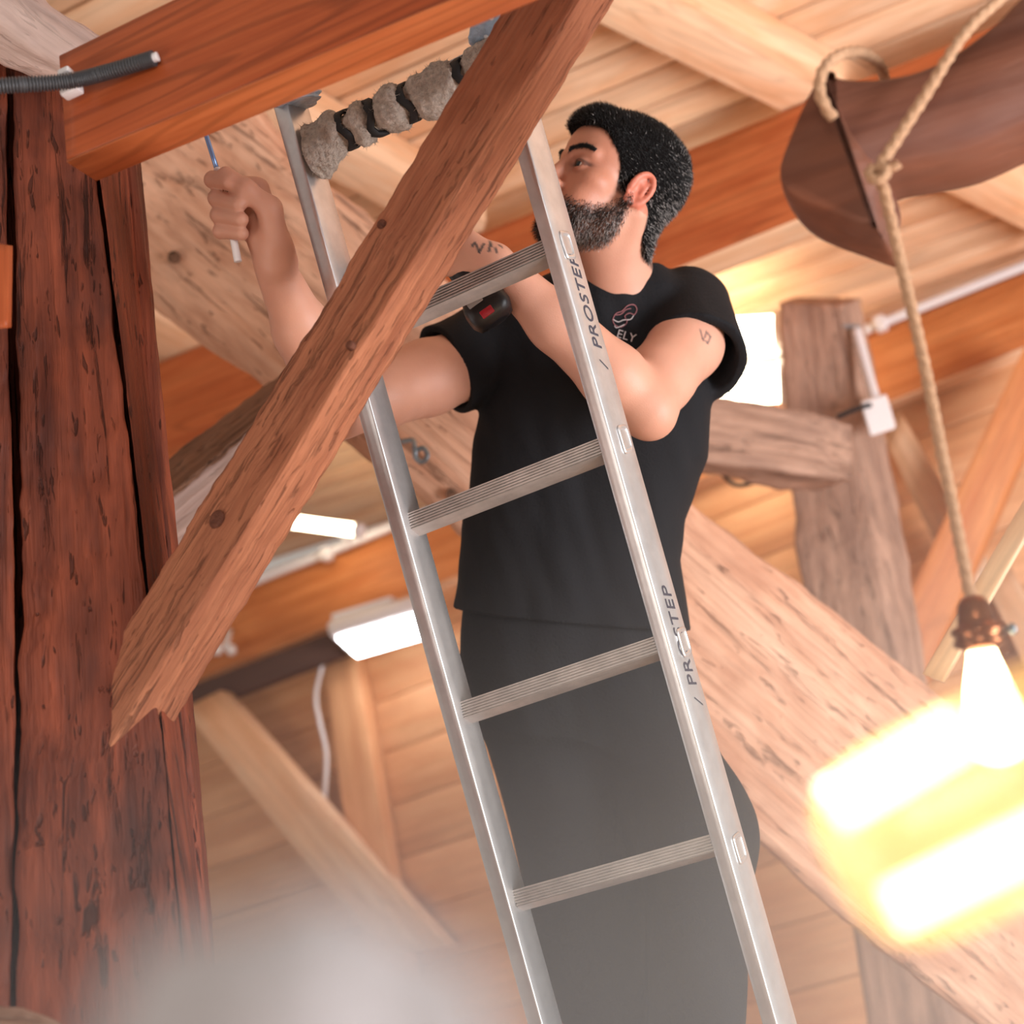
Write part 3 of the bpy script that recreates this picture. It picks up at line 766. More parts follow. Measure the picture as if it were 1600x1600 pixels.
# ================================================================== THE MAN
def smin(a, b, k):
    h = np.maximum(k - np.abs(a - b), 0.0) / k
    return np.minimum(a, b) - h * h * (k * 0.25)
class Field:
    """signed distance on a grid, built from soft primitives"""
    def __init__(s, lo, hi, h):
        s.lo = np.asarray(lo, float); s.h = h
        s.n = np.ceil((np.asarray(hi) - s.lo) / h).astype(int) + 1
        s.a = np.full(s.n, 0.25, np.float32)
        s.ax = [(s.lo[i] + h * np.arange(s.n[i])).astype(np.float32) for i in range(3)]
    def put(s, fn, c, r, k=0.01, cut=False):
        sl = []; g = []
        for i in range(3):
            i0 = max(0, int((c[i] - r - s.lo[i]) / s.h)); i1 = min(s.n[i], int((c[i] + r - s.lo[i]) / s.h) + 2)
            if i1 <= i0: return
            sl.append(slice(i0, i1)); q = s.ax[i][i0:i1]; sh = [1, 1, 1]; sh[i] = -1; g.append(q.reshape(sh))
        d = fn(*g).astype(np.float32); a = s.a[tuple(sl)]
        s.a[tuple(sl)] = -smin(-a, d, k) if cut else smin(a, d, k)
    def cone(s, a, b, ra, rb, k=0.012, cut=False, m=0.03):
        a, b = np.asarray(a, float), np.asarray(b, float); ba = b - a; bb = max(ba @ ba, 1e-9)
        def fn(x, y, z):
            t = np.clip(((x - a[0]) * ba[0] + (y - a[1]) * ba[1] + (z - a[2]) * ba[2]) / bb, 0, 1)
            return np.sqrt((x - a[0] - t * ba[0]) ** 2 + (y - a[1] - t * ba[1]) ** 2 + (z - a[2] - t * ba[2]) ** 2) - (ra + (rb - ra) * t)
        s.put(fn, (a + b) / 2, np.linalg.norm(ba) / 2 + max(ra, rb) + m + k, k, cut)
    def chain(s, pts, rads, k=0.012, m=0.03):
        for i in range(len(pts) - 1): s.cone(pts[i], pts[i + 1], rads[i], rads[i + 1], k, m=m)
    def ell(s, c, ax, rad, k=0.012, cut=False, m=0.03):
        c = np.asarray(c, float); ax = np.asarray(ax, float); rm = min(rad)
        def fn(x, y, z):
            q = 0; g = 0
            for i in range(3):
                l = ((x - c[0]) * ax[0, i] + (y - c[1]) * ax[1, i] + (z - c[2]) * ax[2, i])
                q = q + (l / rad[i]) ** 2; g = g + (l / rad[i] ** 2) ** 2
            k0 = np.sqrt(q); return k0 * (k0 - 1) / np.maximum(np.sqrt(g), 1e-6)
        s.put(fn, c, max(rad) + m + k, k, cut)
    def mesh(s):
        a, n = s.a, s.n; ins = a < 0
        cnt = np.zeros(n - 1, np.int8)
        for dx in (0, 1):
            for dy in (0, 1):
                for dz in (0, 1): cnt += ins[dx:n[0] - 1 + dx, dy:n[1] - 1 + dy, dz:n[2] - 1 + dz]
        idx = np.argwhere((cnt > 0) & (cnt < 8)); del cnt
        acc = np.zeros((len(idx), 3)); num = np.zeros(len(idx))
        cor = [(i, j, k) for i in (0, 1) for j in (0, 1) for k in (0, 1)]
        val = {c: a[idx[:, 0] + c[0], idx[:, 1] + c[1], idx[:, 2] + c[2]].astype(float) for c in cor}
        for c in cor:
            for ax in range(3):
                if c[ax]: continue
                e = list(c); e[ax] = 1; v0, v1 = val[c], val[tuple(e)]
                m = (v0 < 0) != (v1 < 0); t = np.where(m, v0 / np.where(m, v0 - v1, 1), 0)
                p = np.tile(np.array(c, float), (len(idx), 1)); p[:, ax] = t
                acc += p * m[:, None]; num += m
        V = s.lo + (idx + acc / num[:, None]) * s.h
        imap = np.full(n - 1, -1, np.int32); imap[idx[:, 0], idx[:, 1], idx[:, 2]] = np.arange(len(idx))
        Fs = []
        for ax in range(3):
            b, c = (ax + 1) % 3, (ax + 2) % 3
            sl0 = [slice(None)] * 3; sl1 = [slice(None)] * 3; sl0[ax] = slice(0, n[ax] - 1); sl1[ax] = slice(1, n[ax])
            e = np.argwhere(ins[tuple(sl0)] != ins[tuple(sl1)])
            e = e[(e[:, b] > 0) & (e[:, c] > 0) & (e[:, b] < n[b] - 1) & (e[:, c] < n[c] - 1)]
            fl = ins[e[:, 0], e[:, 1], e[:, 2]]
            q = []
            for db, dc in ((1, 1), (0, 1), (0, 0), (1, 0)):
                g = e.copy(); g[:, b] -= db; g[:, c] -= dc; q.append(imap[g[:, 0], g[:, 1], g[:, 2]])
            q = np.stack(q, 1); q[~fl] = q[~fl][:, ::-1]
            Fs.append(q)
        return V, np.concatenate(Fs)

# head frame (columns: right, forward, up), fitted to ear, eye, brow and chin
HF = unit([-0.855, 0.30, 0.42]); HU = np.array([0.28, 0.94, -0.08]); HU = unit(HU - HF * (HU @ HF)); HR = np.cross(HF, HU)
HM = R @ np.array([HR, HF, HU]).T
HS = 0.97
HC = P(954, 296, 2.25)
def H(x, y, z): return HC + HM @ (np.array([x, y, z]) * HS)
def head_local(V): return (V - HC) @ HM / HS

def add_head(f):
    def E_(x, y, z, rx, ry, rz, k=0.02, cut=False, m=0.03): f.ell(H(x, y, z), HM, (rx * HS, ry * HS, rz * HS), k, cut, m)
    def C_(a, b, ra, rb, k=0.014, cut=False): f.cone(H(*a), H(*b), ra * HS, rb * HS, k, cut)
    E_(0, -0.022, 0.040, 0.077, 0.104, 0.080)                       # skull
    E_(0, 0.035, 0.040, 0.064, 0.054, 0.060)                        # forehead
    E_(0, 0.038, -0.030, 0.060, 0.052, 0.070)                       # mid face
    E_(0, 0.072, -0.094, 0.028, 0.024, 0.020, 0.02)                 # chin
    for s in (-1, 1):
        C_((s * 0.058, -0.006, -0.040), (s * 0.050, 0.012, -0.072), 0.014, 0.014, 0.02)
        C_((s * 0.050, 0.012, -0.072), (s * 0.018, 0.070, -0.096), 0.014, 0.014, 0.022)
        E_(s * 0.047, 0.052, -0.018, 0.020, 0.022, 0.016, 0.02)     # cheekbone
        E_(s * 0.036, 0.062, -0.060, 0.020, 0.022, 0.026, 0.02)     # cheek
        C_((s * 0.012, 0.084, 0.022), (s * 0.048, 0.068, 0.024), 0.011, 0.008, 0.012)
        E_(s * 0.032, 0.090, 0.003, 0.018, 0.014, 0.0115, 0.010, True)   # eye socket
        E_(s * 0.032, 0.0735, 0.003, 0.0150, 0.0150, 0.0150, 0.004)      # lids
        E_(s * 0.0335, 0.090, 0.0025, 0.0140, 0.0115, 0.0050, 0.002, True)
        E_(s * 0.013, 0.100, -0.034, 0.0095, 0.012, 0.008, 0.006)        # nostril wing
        # ear
        ca, sa_ = math.cos(math.radians(20)), math.sin(math.radians(20))
        def er(x_, dy, dz): return (s * x_, -0.012 + (dy * ca - dz * sa_) * 0.88, -0.008 + (dy * sa_ + dz * ca) * 0.88)
        ring = []
        for q in range(16):
            th = math.radians(-70 + q * 19.0)                       # from the lobe, round the back, over the top to the front
            ring.append(er(0.0785 + 0.0085 * max(0, math.cos(th)) + 0.003 * math.sin(th), -0.0185 * math.cos(th), 0.0320 * math.sin(th)))
        for q in range(15): C_(ring[q], ring[q + 1], 0.0038, 0.0038, 0.004)
        E_(*er(0.0765, 0, 0.002), 0.0055, 0.0150, 0.023, 0.004)
        E_(*er(0.084, 0.004, -0.004), 0.007, 0.008, 0.012, 0.003, True)  # concha
        C_(er(0.0815, -0.008, -0.014), er(0.0825, -0.007, 0.018), 0.0028, 0.0026, 0.004)
        C_(er(0.0805, 0.016, -0.008), er(0.0805, 0.015, 0.002), 0.0036, 0.0032, 0.004)
        E_(*er(0.0785, 0.008, -0.030), 0.0052, 0.008, 0.008, 0.006)     # lobe
    C_((0, 0.086, 0.016), (0, 0.108, -0.024), 0.0085, 0.0105, 0.012)   # nose
    E_(0, 0.112, -0.030, 0.0115, 0.011, 0.010, 0.008)
    E_(0, 0.088, -0.056, 0.024, 0.010, 0.007, 0.008)                # lips
    E_(0, 0.086, -0.068, 0.021, 0.010, 0.006, 0.008)
    E_(0, 0.102, -0.0625, 0.022, 0.010, 0.0016, 0.004, True)

K = {}
K['sh_l'] = P(1072, 486, 2.34); K['el_l'] = P(1012, 640, 2.13); K['wr_l'] = P(772, 412, 2.10)
K['sh_r'] = P(752, 560, 2.36); K['el_r'] = P(528, 640, 2.16); K['wr_r'] = P(432, 425, 1.97)
nb = P(968, 442, 2.335)
T_up = unit(P(945, 450, 2.37) - P(895, 1000, 2.37)); T_s = P(1085, 470, 2.35) - P(730, 545, 2.37)
T_s = unit(T_s - T_up * (T_s @ T_up)); T_f = unit(np.cross(T_s, T_up))
if T_f @ (CAM - P(900, 700, 2.3)) < 0: T_f = -T_f
T_o = P(905, 800, 2.37)
def torso_fn(rows, grow=0.0):
    """rows: (pixel y, centre px, half width m, half depth m)"""
    us, cs_, hw_, hd_ = [], [], [], []
    for (py, cx, hw, hd) in rows:
        p = P(cx, py, 2.37) - T_o
        us.append(p @ T_up); cs_.append(p @ T_s); hw_.append(hw + grow); hd_.append(hd + grow)
    o = np.argsort(us); us, cs_, hw_, hd_ = (np.array(q)[o] for q in (us, cs_, hw_, hd_))
    def fn(x, y, z):
        dx, dy, dz = x - T_o[0], y - T_o[1], z - T_o[2]
        u = dx * T_up[0] + dy * T_up[1] + dz * T_up[2]; s = dx * T_s[0] + dy * T_s[1] + dz * T_s[2]; t = dx * T_f[0] + dy * T_f[1] + dz * T_f[2]
        c = np.interp(u, us, cs_); a = np.interp(u, us, hw_); b = np.interp(u, us, hd_)
        sa, tb = np.abs((s - c) / a), np.abs(t / b)
        d = ((sa ** 2.6 + tb ** 2.6) ** (1 / 2.6) - 1) * b
        return np.maximum(d, np.maximum(u - us[-1], us[0] - u))
    return fn, T_o + T_up * (us[0] + us[-1]) / 2, (us[-1] - us[0]) / 2 + 0.26
rows = [(418, 966, .075, .085), (450, 952, .118, .108), (478, 940, .140, .114), (520, 925, .170, .115), (600, 935, .188, .128), (700, 922, .193, .130), (800, 901, .184, .126), (860, 893, .184, .130), (905, 892, .190, .136), (965, 893, .198, .146)]
body_rows = [(480, 945, .10, .09)] + [(py, cx, hw * (0.8 if py > 820 else 1), hd * (0.8 if py > 820 else 1)) for py, cx, hw, hd in rows if py > 480]

lo = np.array([9e9] * 3); hi = -lo
for px, py, d in ((300, 240, 1.9), (300, 440, 2.0), (520, 720, 2.2), (1180, 420, 2.3), (1180, 700, 2.1), (950, 130, 2.3), (1100, 200, 2.4), (740, 1120, 2.5), (1120, 1100, 2.2), (900, 900, 2.1), (900, 500, 2.52), (820, 300, 2.1)):
    p = P(px, py, d); lo = np.minimum(lo, p - 0.02); hi = np.maximum(hi, p + 0.02)
B = Field(lo, hi, 0.0027)
fn, c, r = torso_fn(body_rows, -0.014)
B.put(fn, c, r, 0.02)
B.put(torso_fn([(850, 892, .150, .100), (1000, 896, .150, .100), (1080, 900, .15, .10)])[0], P(896, 990, 2.37), 0.3, 0.03)
add_head(B)
# neck
B.cone(H(0, -0.030, -0.045), nb - T_up * 0.05, 0.055, 0.057, 0.03)
B.cone(H(0, 0.004, -0.060), nb + T_f * 0.004 - T_up * 0.05, 0.042, 0.044, 0.03)
B.cone(H(-0.062, -0.030, -0.040), nb + T_f * 0.040 - T_s * 0.01 - T_up * 0.03, 0.013, 0.012, 0.02)
B.cone(nb - T_up * 0.02, K['sh_l'] - T_up * 0.03, 0.055, 0.05, 0.03)
B.cone(nb - T_up * 0.05, K['sh_r'], 0.055, 0.05, 0.03)
# left arm (towards the drill)
ua = K['el_l'] - K['sh_l']; fa = K['wr_l'] - K['el_l']
B.chain([K['sh_l'], K['sh_l'] + ua * 0.35 + T_s * 0.020, K['sh_l'] + ua * 0.7, K['el_l']], [0.054, 0.058, 0.053, 0.041], 0.015)
B.chain([K['el_l'], K['el_l'] + fa * 0.22, K['el_l'] + fa * 0.6, K['wr_l']], [0.040, 0.0475, 0.041, 0.0285], 0.02)
B.cone(K['el_l'] - fa * 0.02, K['el_l'] - fa * 0.035 + ua * 0.03, 0.030, 0.026, 0.02)
# right arm (raised with the screwdriver)
ua2 = K['el_r'] - K['sh_r']; fa2 = K['wr_r'] - K['el_r']
B.chain([K['sh_r'], K['sh_r'] + ua2 * 0.4, K['sh_r'] + ua2 * 0.75, K['el_r']], [0.056, 0.060, 0.053, 0.042], 0.015)
B.chain([K['el_r'], K['el_r'] + fa2 * 0.22, K['el_r'] + fa2 * 0.6, K['wr_r']], [0.042, 0.047, 0.040, 0.0285], 0.02)
# right hand: fist round the screwdriver
HD = 1.955
wr = K['wr_r']
fing = {
    'index': [(402, 296, .015), (352, 279, .005), (333, 281, -.018), (357, 284, -.040)],
    'middle': [(408, 320, .018), (352, 308, .010), (339, 310, -.018), (373, 319, -.042)],
    'ring': [(410, 344, .018), (354, 333, .010), (342, 336, -.018), (377, 343, -.042)],
    'pinky': [(411, 366, .016), (358, 358, .008), (345, 361, -.014), (378, 365, -.036)]}
frad = {'index': (.0125, .0120, .0118, .0105), 'middle': (.0128, .0122, .0120, .0108), 'ring': (.0125, .0118, .0115, .0102), 'pinky': (.0115, .0108, .0105, .0095)}
for nme, pts in fing.items():
    w = [P(a, b, HD + c) for a, b, c in pts]
    B.chain(w, list(frad[nme]), 0.004, 0.02)
    B.cone(wr + (w[0] - wr) * 0.25, w[0], 0.020, 0.0155, 0.012)
B.cone(P(428, 400, HD), P(398, 335, HD + .008), 0.026, 0.020, 0.015)
B.cone(P(410, 372, HD - .004), P(404, 352, HD - .004), 0.018, 0.016, 0.012)
tw = [P(432, 385, HD - .012), P(421, 326, HD - .030), P(385, 296, HD - .040), P(354, 272, HD - .030)]
B.chain(tw, [0.0205, 0.0160, 0.0125, 0.0105], 0.010, 0.02)
B.cone(P(436, 410, HD), tw[0], 0.024, 0.020, 0.012)
# left hand: closed round the drill handle, behind the brace
wl = K['wr_l']
for i, (px, py) in enumerate(((716, 362), (706, 380), (698, 398), (694, 416))):
    kn = P(px, py, 2.085); B.cone(wl, kn, 0.022, 0.0150, 0.014)
    B.chain([kn, P(px - 42, py + 6, 2.075), P(px - 52, py + 14, 2.10), P(px - 26, py + 20, 2.125)], [.0125, .0118, .0112, .0098], 0.004, 0.02)
B.chain([P(758, 396, 2.12), P(722, 372, 2.135), P(690, 362, 2.14), P(668, 366, 2.13)], [.019, .0145, .0122, .0102], 0.008, 0.02)
bV, bF = B.mesh(); del B

man = empty('person', P(1090, 1700, 2.1)); tag(man, 'bearded man in black t-shirt on the ladder, holding a screwdriver and a drill', 'person')
body = mesh_obj('body', bV, bF, M['skin'], man)
hl = head_local(bV)
near_head = (np.abs(hl[:, 0]) < 0.11) & (hl[:, 1] > -0.15) & (hl[:, 1] < 0.14) & (hl[:, 2] > -0.125) & (hl[:, 2] < 0.15)
colr = np.tile(np.array(srgb(214, 158, 134)), (len(bV), 1))
def blend(mask, c, amt):
    global colr
    w = np.clip(mask, 0, 1)[:, None] * amt; colr = colr * (1 - w) + np.array(c) * w
x, y, z = hl[:, 0], hl[:, 1], hl[:, 2]; ax_ = np.abs(x)
def sst(v, a, b): t = np.clip((v - a) / (b - a), 0, 1); return t * t * (3 - 2 * t)
blend(near_head * sst(y, 0.0, 0.05), srgb(196, 128, 100), 0.75)                                   # browner, darker face front
ear = near_head * (ax_ > 0.072) * (np.abs(y + 0.012) < 0.03) * (np.abs(z + 0.006) < 0.034)
blend(ear, srgb(214, 112, 88), 0.7)
def beard_mask(x, y, z):
    line = np.interp(y, [-0.02, 0.0, 0.02, 0.045, 0.07, 0.1], [-0.035, -0.012, -0.034, -0.048, -0.052, -0.046])
    m = sst(line - z, -0.003, 0.024) * sst(y, -0.012, 0.004) * (1 - sst(-z, 0.100 + 0.25 * np.clip(y - 0.02, -1, 0.06), 0.118 + 0.25 * np.clip(y - 0.02, -1, 0.06)))
    lips = (np.abs(x) < 0.022) & (np.abs(z + 0.0625) < 0.009) & (y > 0.07)
    return m * ~lips
bm_ = beard_mask(x, y, z) * near_head
blend(bm_ ** 1.5, srgb(70, 50, 44), 0.72)
hairline = lambda x, y: np.interp(y, [-0.13, -0.075, -0.055, -0.040, -0.030, -0.004, 0.001, 0.018, 0.024, 0.036, 0.048, 0.062, 0.075, 0.11],
                                  [-0.098, -0.092, -0.070, -0.030, 0.016, 0.020, -0.022, -0.018, 0.012, 0.034, 0.046, 0.066, 0.073, 0.078])
blend(near_head * sst(z - hairline(x, y), -0.006, 0.004) * (ax_ < 0.0775), srgb(60, 46, 42), 0.8)
blend(near_head * (np.abs(x) < 0.022) * (np.abs(z + 0.0625) < 0.009) * (y > 0.075), srgb(176, 96, 84), 0.6)
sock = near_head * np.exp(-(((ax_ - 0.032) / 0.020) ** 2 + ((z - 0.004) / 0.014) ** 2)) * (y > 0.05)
blend(sock, srgb(120, 66, 54), 0.6)  # shade of the deep-set eyes put into the skin colour
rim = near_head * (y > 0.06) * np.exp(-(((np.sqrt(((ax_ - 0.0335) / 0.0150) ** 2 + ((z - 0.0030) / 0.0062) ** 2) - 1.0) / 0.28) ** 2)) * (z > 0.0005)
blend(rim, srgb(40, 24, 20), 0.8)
body_bvh = BVHTree.FromPolygons([Vector(v) for v in bV], bF.tolist())
def surf(px, py, bvh):
    d = Vector(ray(px, py)).normalized(); h = bvh.ray_cast(Vector(CAM), d)
    return (np.array(h[0]), np.array(h[1])) if h[0] is not None else (None, None)
# tattoos: small dark marks on the left wrist and a curl on the upper arm
def ink(segs, wdt, col=srgb(58, 62, 66), amt=0.85):
    global colr
    for (a, b) in segs:
        pa, _ = surf(*a, body_bvh); pb, _ = surf(*b, body_bvh)
        if pa is None or pb is None or np.linalg.norm(pa - pb) > 0.05: continue
        ba = pb - pa; t = np.clip(((bV - pa) @ ba) / max(ba @ ba, 1e-9), 0, 1)
        d = np.linalg.norm(bV - pa - t[:, None] * ba, axis=1)
        blend(1 - sst(d, wdt * 0.6, wdt * 1.3), col, amt)
ink([((749, 394), (756, 381)), ((749, 394), (744, 383)), ((764, 392), (766, 382)), ((768, 384), (765, 377)), ((776, 394), (774, 388)), ((742, 380), (738, 384)), ((780, 383), (784, 386))], 0.0022)
ink([((1094, 516), (1098, 530)), ((1098, 530), (1106, 536)), ((1106, 536), (1110, 526)), ((1110, 526), (1104, 519)), ((1104, 519), (1101, 527))], 0.0022, amt=0.6)
vcol(body, colr)
body.data.update()
nrm = np.zeros(len(bV) * 3, np.float32); body.data.vertices.foreach_get('normal', nrm); nrm = nrm.reshape(-1, 3)

# strands: tiny three-sided spikes
def strands(name, base, direc, length, width, cols, mat, parent):
    n = len(base); d = direc / np.linalg.norm(direc, axis=1)[:, None]
    a = np.cross(d, rng.normal(size=(n, 3))); a /= np.linalg.norm(a, axis=1)[:, None]; b = np.cross(d, a)
    V = np.empty((n, 4, 3)); w = width[:, None]
    V[:, 0] = base + a * w; V[:, 1] = base + (-0.5 * a + 0.87 * b) * w; V[:, 2] = base + (-0.5 * a - 0.87 * b) * w; V[:, 3] = base + d * length[:, None]
    i = np.arange(n) * 4
    F = np.concatenate([np.stack([i, i + 1, i + 3], 1), np.stack([i + 1, i + 2, i + 3], 1), np.stack([i + 2, i, i + 3], 1)])
    o = mesh_obj(name, V.reshape(-1, 3), F, mat, parent, None, True)
    vcol(o, np.repeat(cols, 4, axis=0)); return o
def greys(n, frac):
    g = rng.random(n) < frac
    c = np.tile(np.array([0.008, 0.007, 0.007]), (n, 1)) * rng.uniform(0.6, 1.6, (n, 1))
    c[g] = np.array([0.56, 0.52, 0.50]) * rng.uniform(0.4, 1.2, (g.sum(), 1))
    return c
# beard
cand = np.where(bm_ > 0.08)[0]; pick = rng.choice(cand, min(13000, len(cand) * 4)); pick = pick[rng.random(len(pick)) < bm_[pick]]
jit = rng.normal(size=(len(pick), 3)) * 0.0012
lb_ = head_local(bV[pick]); chin = sst(lb_[:, 1], 0.05, 0.085) * sst(-lb_[:, 2], 0.06, 0.09)
down = HM @ np.array([0, 0.15, -1.0])
dirs = nrm[pick] * (0.55 + 0.3 * chin[:, None]) + down * 0.9 + rng.normal(size=(len(pick), 3)) * 0.25
gf = np.clip(0.14 + 0.42 * sst(-lb_[:, 2], 0.055, 0.09) - 0.45 * chin, 0.03, 0.55)
cols = greys(len(pick), gf)
strands('beard', bV[pick] + jit, dirs, 0.0055 + 0.009 * chin + rng.random(len(pick)) * 0.003, np.full(len(pick), 0.00042), cols, M['strand'], man)
# hair cap
Hf = Field((-0.10, -0.14, -0.12), (0.10, 0.12, 0.16), 0.0022)
I3 = np.eye(3)
def hair_fn(x, y, z):
    th = 0.003 + 0.008 * sst(z, 0.03, 0.10) + 0.010 * sst(y, 0.03, 0.075) * sst(z, 0.06, 0.09) * (1 - sst(np.abs(x), 0.035, 0.06))
    def el(cx, cy, cz, rx, ry, rz):
        k0 = np.sqrt(((x - cx) / rx) ** 2 + ((y - cy) / ry) ** 2 + ((z - cz) / rz) ** 2)
        g = np.sqrt(((x - cx) / rx ** 2) ** 2 + ((y - cy) / ry ** 2) ** 2 + ((z - cz) / rz ** 2) ** 2)
        return k0 * (k0 - 1) / np.maximum(g, 1e-6)
    d = smin(el(0, -0.022, 0.040, 0.077, 0.104, 0.080), el(0, 0.035, 0.040, 0.064, 0.054, 0.060), 0.02)
    d = smin(d, np.maximum(np.sqrt((x) ** 2 + (y + 0.040) ** 2) - 0.056, np.abs(z + 0.05) - 0.06), 0.03)
    hl_ = np.interp(y, *hl_tab)
    wob = 0.0
    return np.maximum(d - th, (hl_ - z) * 0.8 + wob * 0.6)
hl_tab = ([-0.13, -0.075, -0.055, -0.040, -0.030, -0.004, 0.001, 0.018, 0.024, 0.036, 0.048, 0.062, 0.075, 0.11],
          [-0.098, -0.092, -0.070, -0.030, 0.016, 0.020, -0.022, -0.018, 0.012, 0.034, 0.046, 0.066, 0.073, 0.078])
Hf.put(hair_fn, (0, -0.01, 0.02), 0.3, 0.002)
hV, hF = Hf.mesh(); del Hf
hW = HC + (hV * HS) @ HM.T
hair = mesh_obj('hair', hW, hF, M['scalp'], man)
hair.data.update(); hn_ = np.zeros(len(hW) * 3, np.float32); hair.data.vertices.foreach_get('normal', hn_); hn_ = hn_.reshape(-1, 3)
pick = rng.choice(len(hW), 26000); l_ = hV[pick]
gf = np.clip(0.02 + 0.30 * sst(-l_[:, 2], -0.035, 0.02) + 0.1 * sst(-l_[:, 1], 0.02, 0.08), 0, 0.30)
top = sst(l_[:, 2], 0.05, 0.10)
fl_dir = np.where(top[:, None] > 0.5, HM @ np.array([0.1, 0.8, 0.5]), HM @ np.array([0, -0.5, -0.85]))
dirs = hn_[pick] * 0.6 + fl_dir * 0.8 + rng.normal(size=(len(pick), 3)) * 0.25
strands('hair_strands', hW[pick] + rng.normal(size=(len(pick), 3)) * 0.001 - hn_[pick] * 0.001, dirs, 0.0055 + 0.003 * rng.random(len(pick)), np.full(len(pick), 0.0004), greys(len(pick), gf), M['strand'], man)
# eyebrows and eyes
for s in (-1, 1):
    n = 700; u = rng.random(n); v = rng.normal(size=n) * 0.0022
    lx = s * (0.012 + 0.044 * u); lz = 0.0245 + 0.010 * np.sin(u * 2.2) - 0.007 * u ** 2 + v * (1 - 0.5 * u)
    base = []; dr = []
    for a, b in zip(lx, lz):
        o = Vector(H(a, 0.2, b)); h = body_bvh.ray_cast(o, Vector(HM @ np.array([0, -1.0, 0])))
        if h[0] is None: continue
        base.append(np.array(h[0]) - np.array(h[1]) * 0.0005); dr.append(HM @ np.array([s * 0.8, 0.0, 0.25]) + np.array(h[1]) * 0.55 + rng.normal(size=3) * 0.15)
    base = np.array(base); dr = np.array(dr)
    strands('eyebrow', base, dr, np.full(len(base), 0.0075), np.full(len(base), 0.0006), greys(len(base), 0.0), M['strand'], man)
    gaze = unit(HM @ np.array([0.16, 0.95, 0.12])); ec = H(s * 0.032, 0.0722, 0.003)
    a = unit(np.cross(gaze, ZA)); b = np.cross(gaze, a); V = []; F = []; mi = []
    rr_e = 0.0136 * HS
    for i in range(19):
        ph = math.pi * i / 18
        for j in range(24):
            th = 2 * math.pi * j / 24; bulge = 1.04 if ph < 0.40 else 1.0
            V.append(ec + (gaze * math.cos(ph) + (a * math.cos(th) + b * math.sin(th)) * math.sin(ph)) * rr_e * bulge)
    for i in range(18):
        for j in range(24):
            F.append((i * 24 + j, i * 24 + (j + 1) % 24, (i + 1) * 24 + (j + 1) % 24, (i + 1) * 24 + j)); mi.append(1 if i < 5 else 0)
    mesh_obj('eye', V, F, [M['eye_white'], M['eye_dark']], man, None, True, mat_idx=mi)

# t-shirt
S = Field(lo, hi, 0.0042)
fn, c, r = torso_fn(rows); S.put(fn, c, r, 0.02)
S.cone(nb - T_up * 0.035 + T_s * 0.02, K['sh_l'] - T_up * 0.012, 0.060, 0.064, 0.03)
S.cone(nb - T_up * 0.07 - T_s * 0.03, K['sh_r'] + T_up * 0.008, 0.070, 0.070, 0.03)
def halfspace(o, nrm_): return lambda x, y, z: -((x - o[0]) * nrm_[0] + (y - o[1]) * nrm_[1] + (z - o[2]) * nrm_[2])
def sleeve(a, b, r0, r1, tilt):
    q = Field(np.minimum(a, b) - 0.17, np.maximum(a, b) + 0.17, 0.0042)
    ext = b + (b - a) * 0.8
    q.cone(a, ext, r0, r1 + (r1 - r0) * 0.8, 0.004, m=0.06)
    dv = unit(b - a); nn = unit(dv + tilt)
    q.cone(a + dv * 0.05, ext + dv * 0.1, r0 - 0.012, r1 + (r1 - r0) - 0.009, 0.003, True, m=0.06)
    q.put(halfspace(b, nn), b, 0.4, 0.003, True)
    # resample into the shirt grid
    i0 = np.round((q.lo - S.lo) / S.h).astype(int); n_ = q.n
    lo_i = np.maximum(i0, 0); hi_i = np.minimum(i0 + n_, S.n)
    sa = tuple(slice(x0, x1) for x0, x1 in zip(lo_i, hi_i)); qa = tuple(slice(x0 - z0, x1 - z0) for x0, x1, z0 in zip(lo_i, hi_i, i0))
    S.a[sa] = smin(S.a[sa], q.a[qa], 0.012)
sleeve(P(1072, 486, 2.36), P(1082, 562, 2.268), 0.074, 0.090, T_s * -0.12)          # left, loose, opening downwards
sleeve(P(785, 535, 2.375), P(694, 578, 2.325), 0.076, 0.078, T_up * 0.0)
S.cone(H(0, -0.02, -0.05), nb + T_up * 0.048, 0.056, 0.057, 0.006, True)            # neck opening
sV, sF = S.mesh(); del S
def fold(V, amp, axis_u, axis_s, o):
    out = V.copy(); c = V.mean(0)
    for i, v in enumerate(V):
        q = v - o; u, s_ = q @ axis_u, q @ axis_s
        d = amp * (noise.noise(Vector((s_ * 14, u * 4.5, 2.0))) + 0.5 * noise.noise(Vector((s_ * 30 + u * 12, u * 9, 7.0))))
        r_ = q - axis_u * u; out[i] = v + r_ / max(np.linalg.norm(r_), 1e-4) * d
    return out
sV = fold(sV, 0.009, T_up, T_s, T_o)
shirt = mesh_obj('t_shirt', sV, sF, M['shirt'], man)
shirt_bvh = BVHTree.FromPolygons([Vector(v) for v in sV], sF.tolist())
# embroidered crest and letters on the chest
def on_shirt(px, py, off=0.0012):
    p, n_ = surf(px, py, shirt_bvh); return p + unit(CAM - p) * off
p0 = on_shirt(964, 527); tx = on_shirt(994, 536) - p0
text_obj('chest_lettering', 'ELY', 0.019, p0 - unit(tx) * 0.002, tx, T_up, M['thread_white'], shirt, 0.0, 0.0004, 1.05)
for pts, mt in ((((957, 500), (962, 490), (972, 486), (980, 478), (990, 476), (995, 483), (991, 492), (984, 489), (976, 494), (980, 503), (971, 511), (961, 508), (957, 500)), 'thread_pink'),
                (((961, 492), (970, 491), (978, 484), (986, 482)), 'thread_pink'), (((958, 499), (966, 503), (974, 500), (985, 499), (990, 493)), 'thread_white'), (((960, 509), (964, 512), (976, 507)), 'thread_white')):
    tube('crest_stitch', [on_shirt(a, b) for a, b in pts], 0.0009, M[mt], shirt, 30, 5)
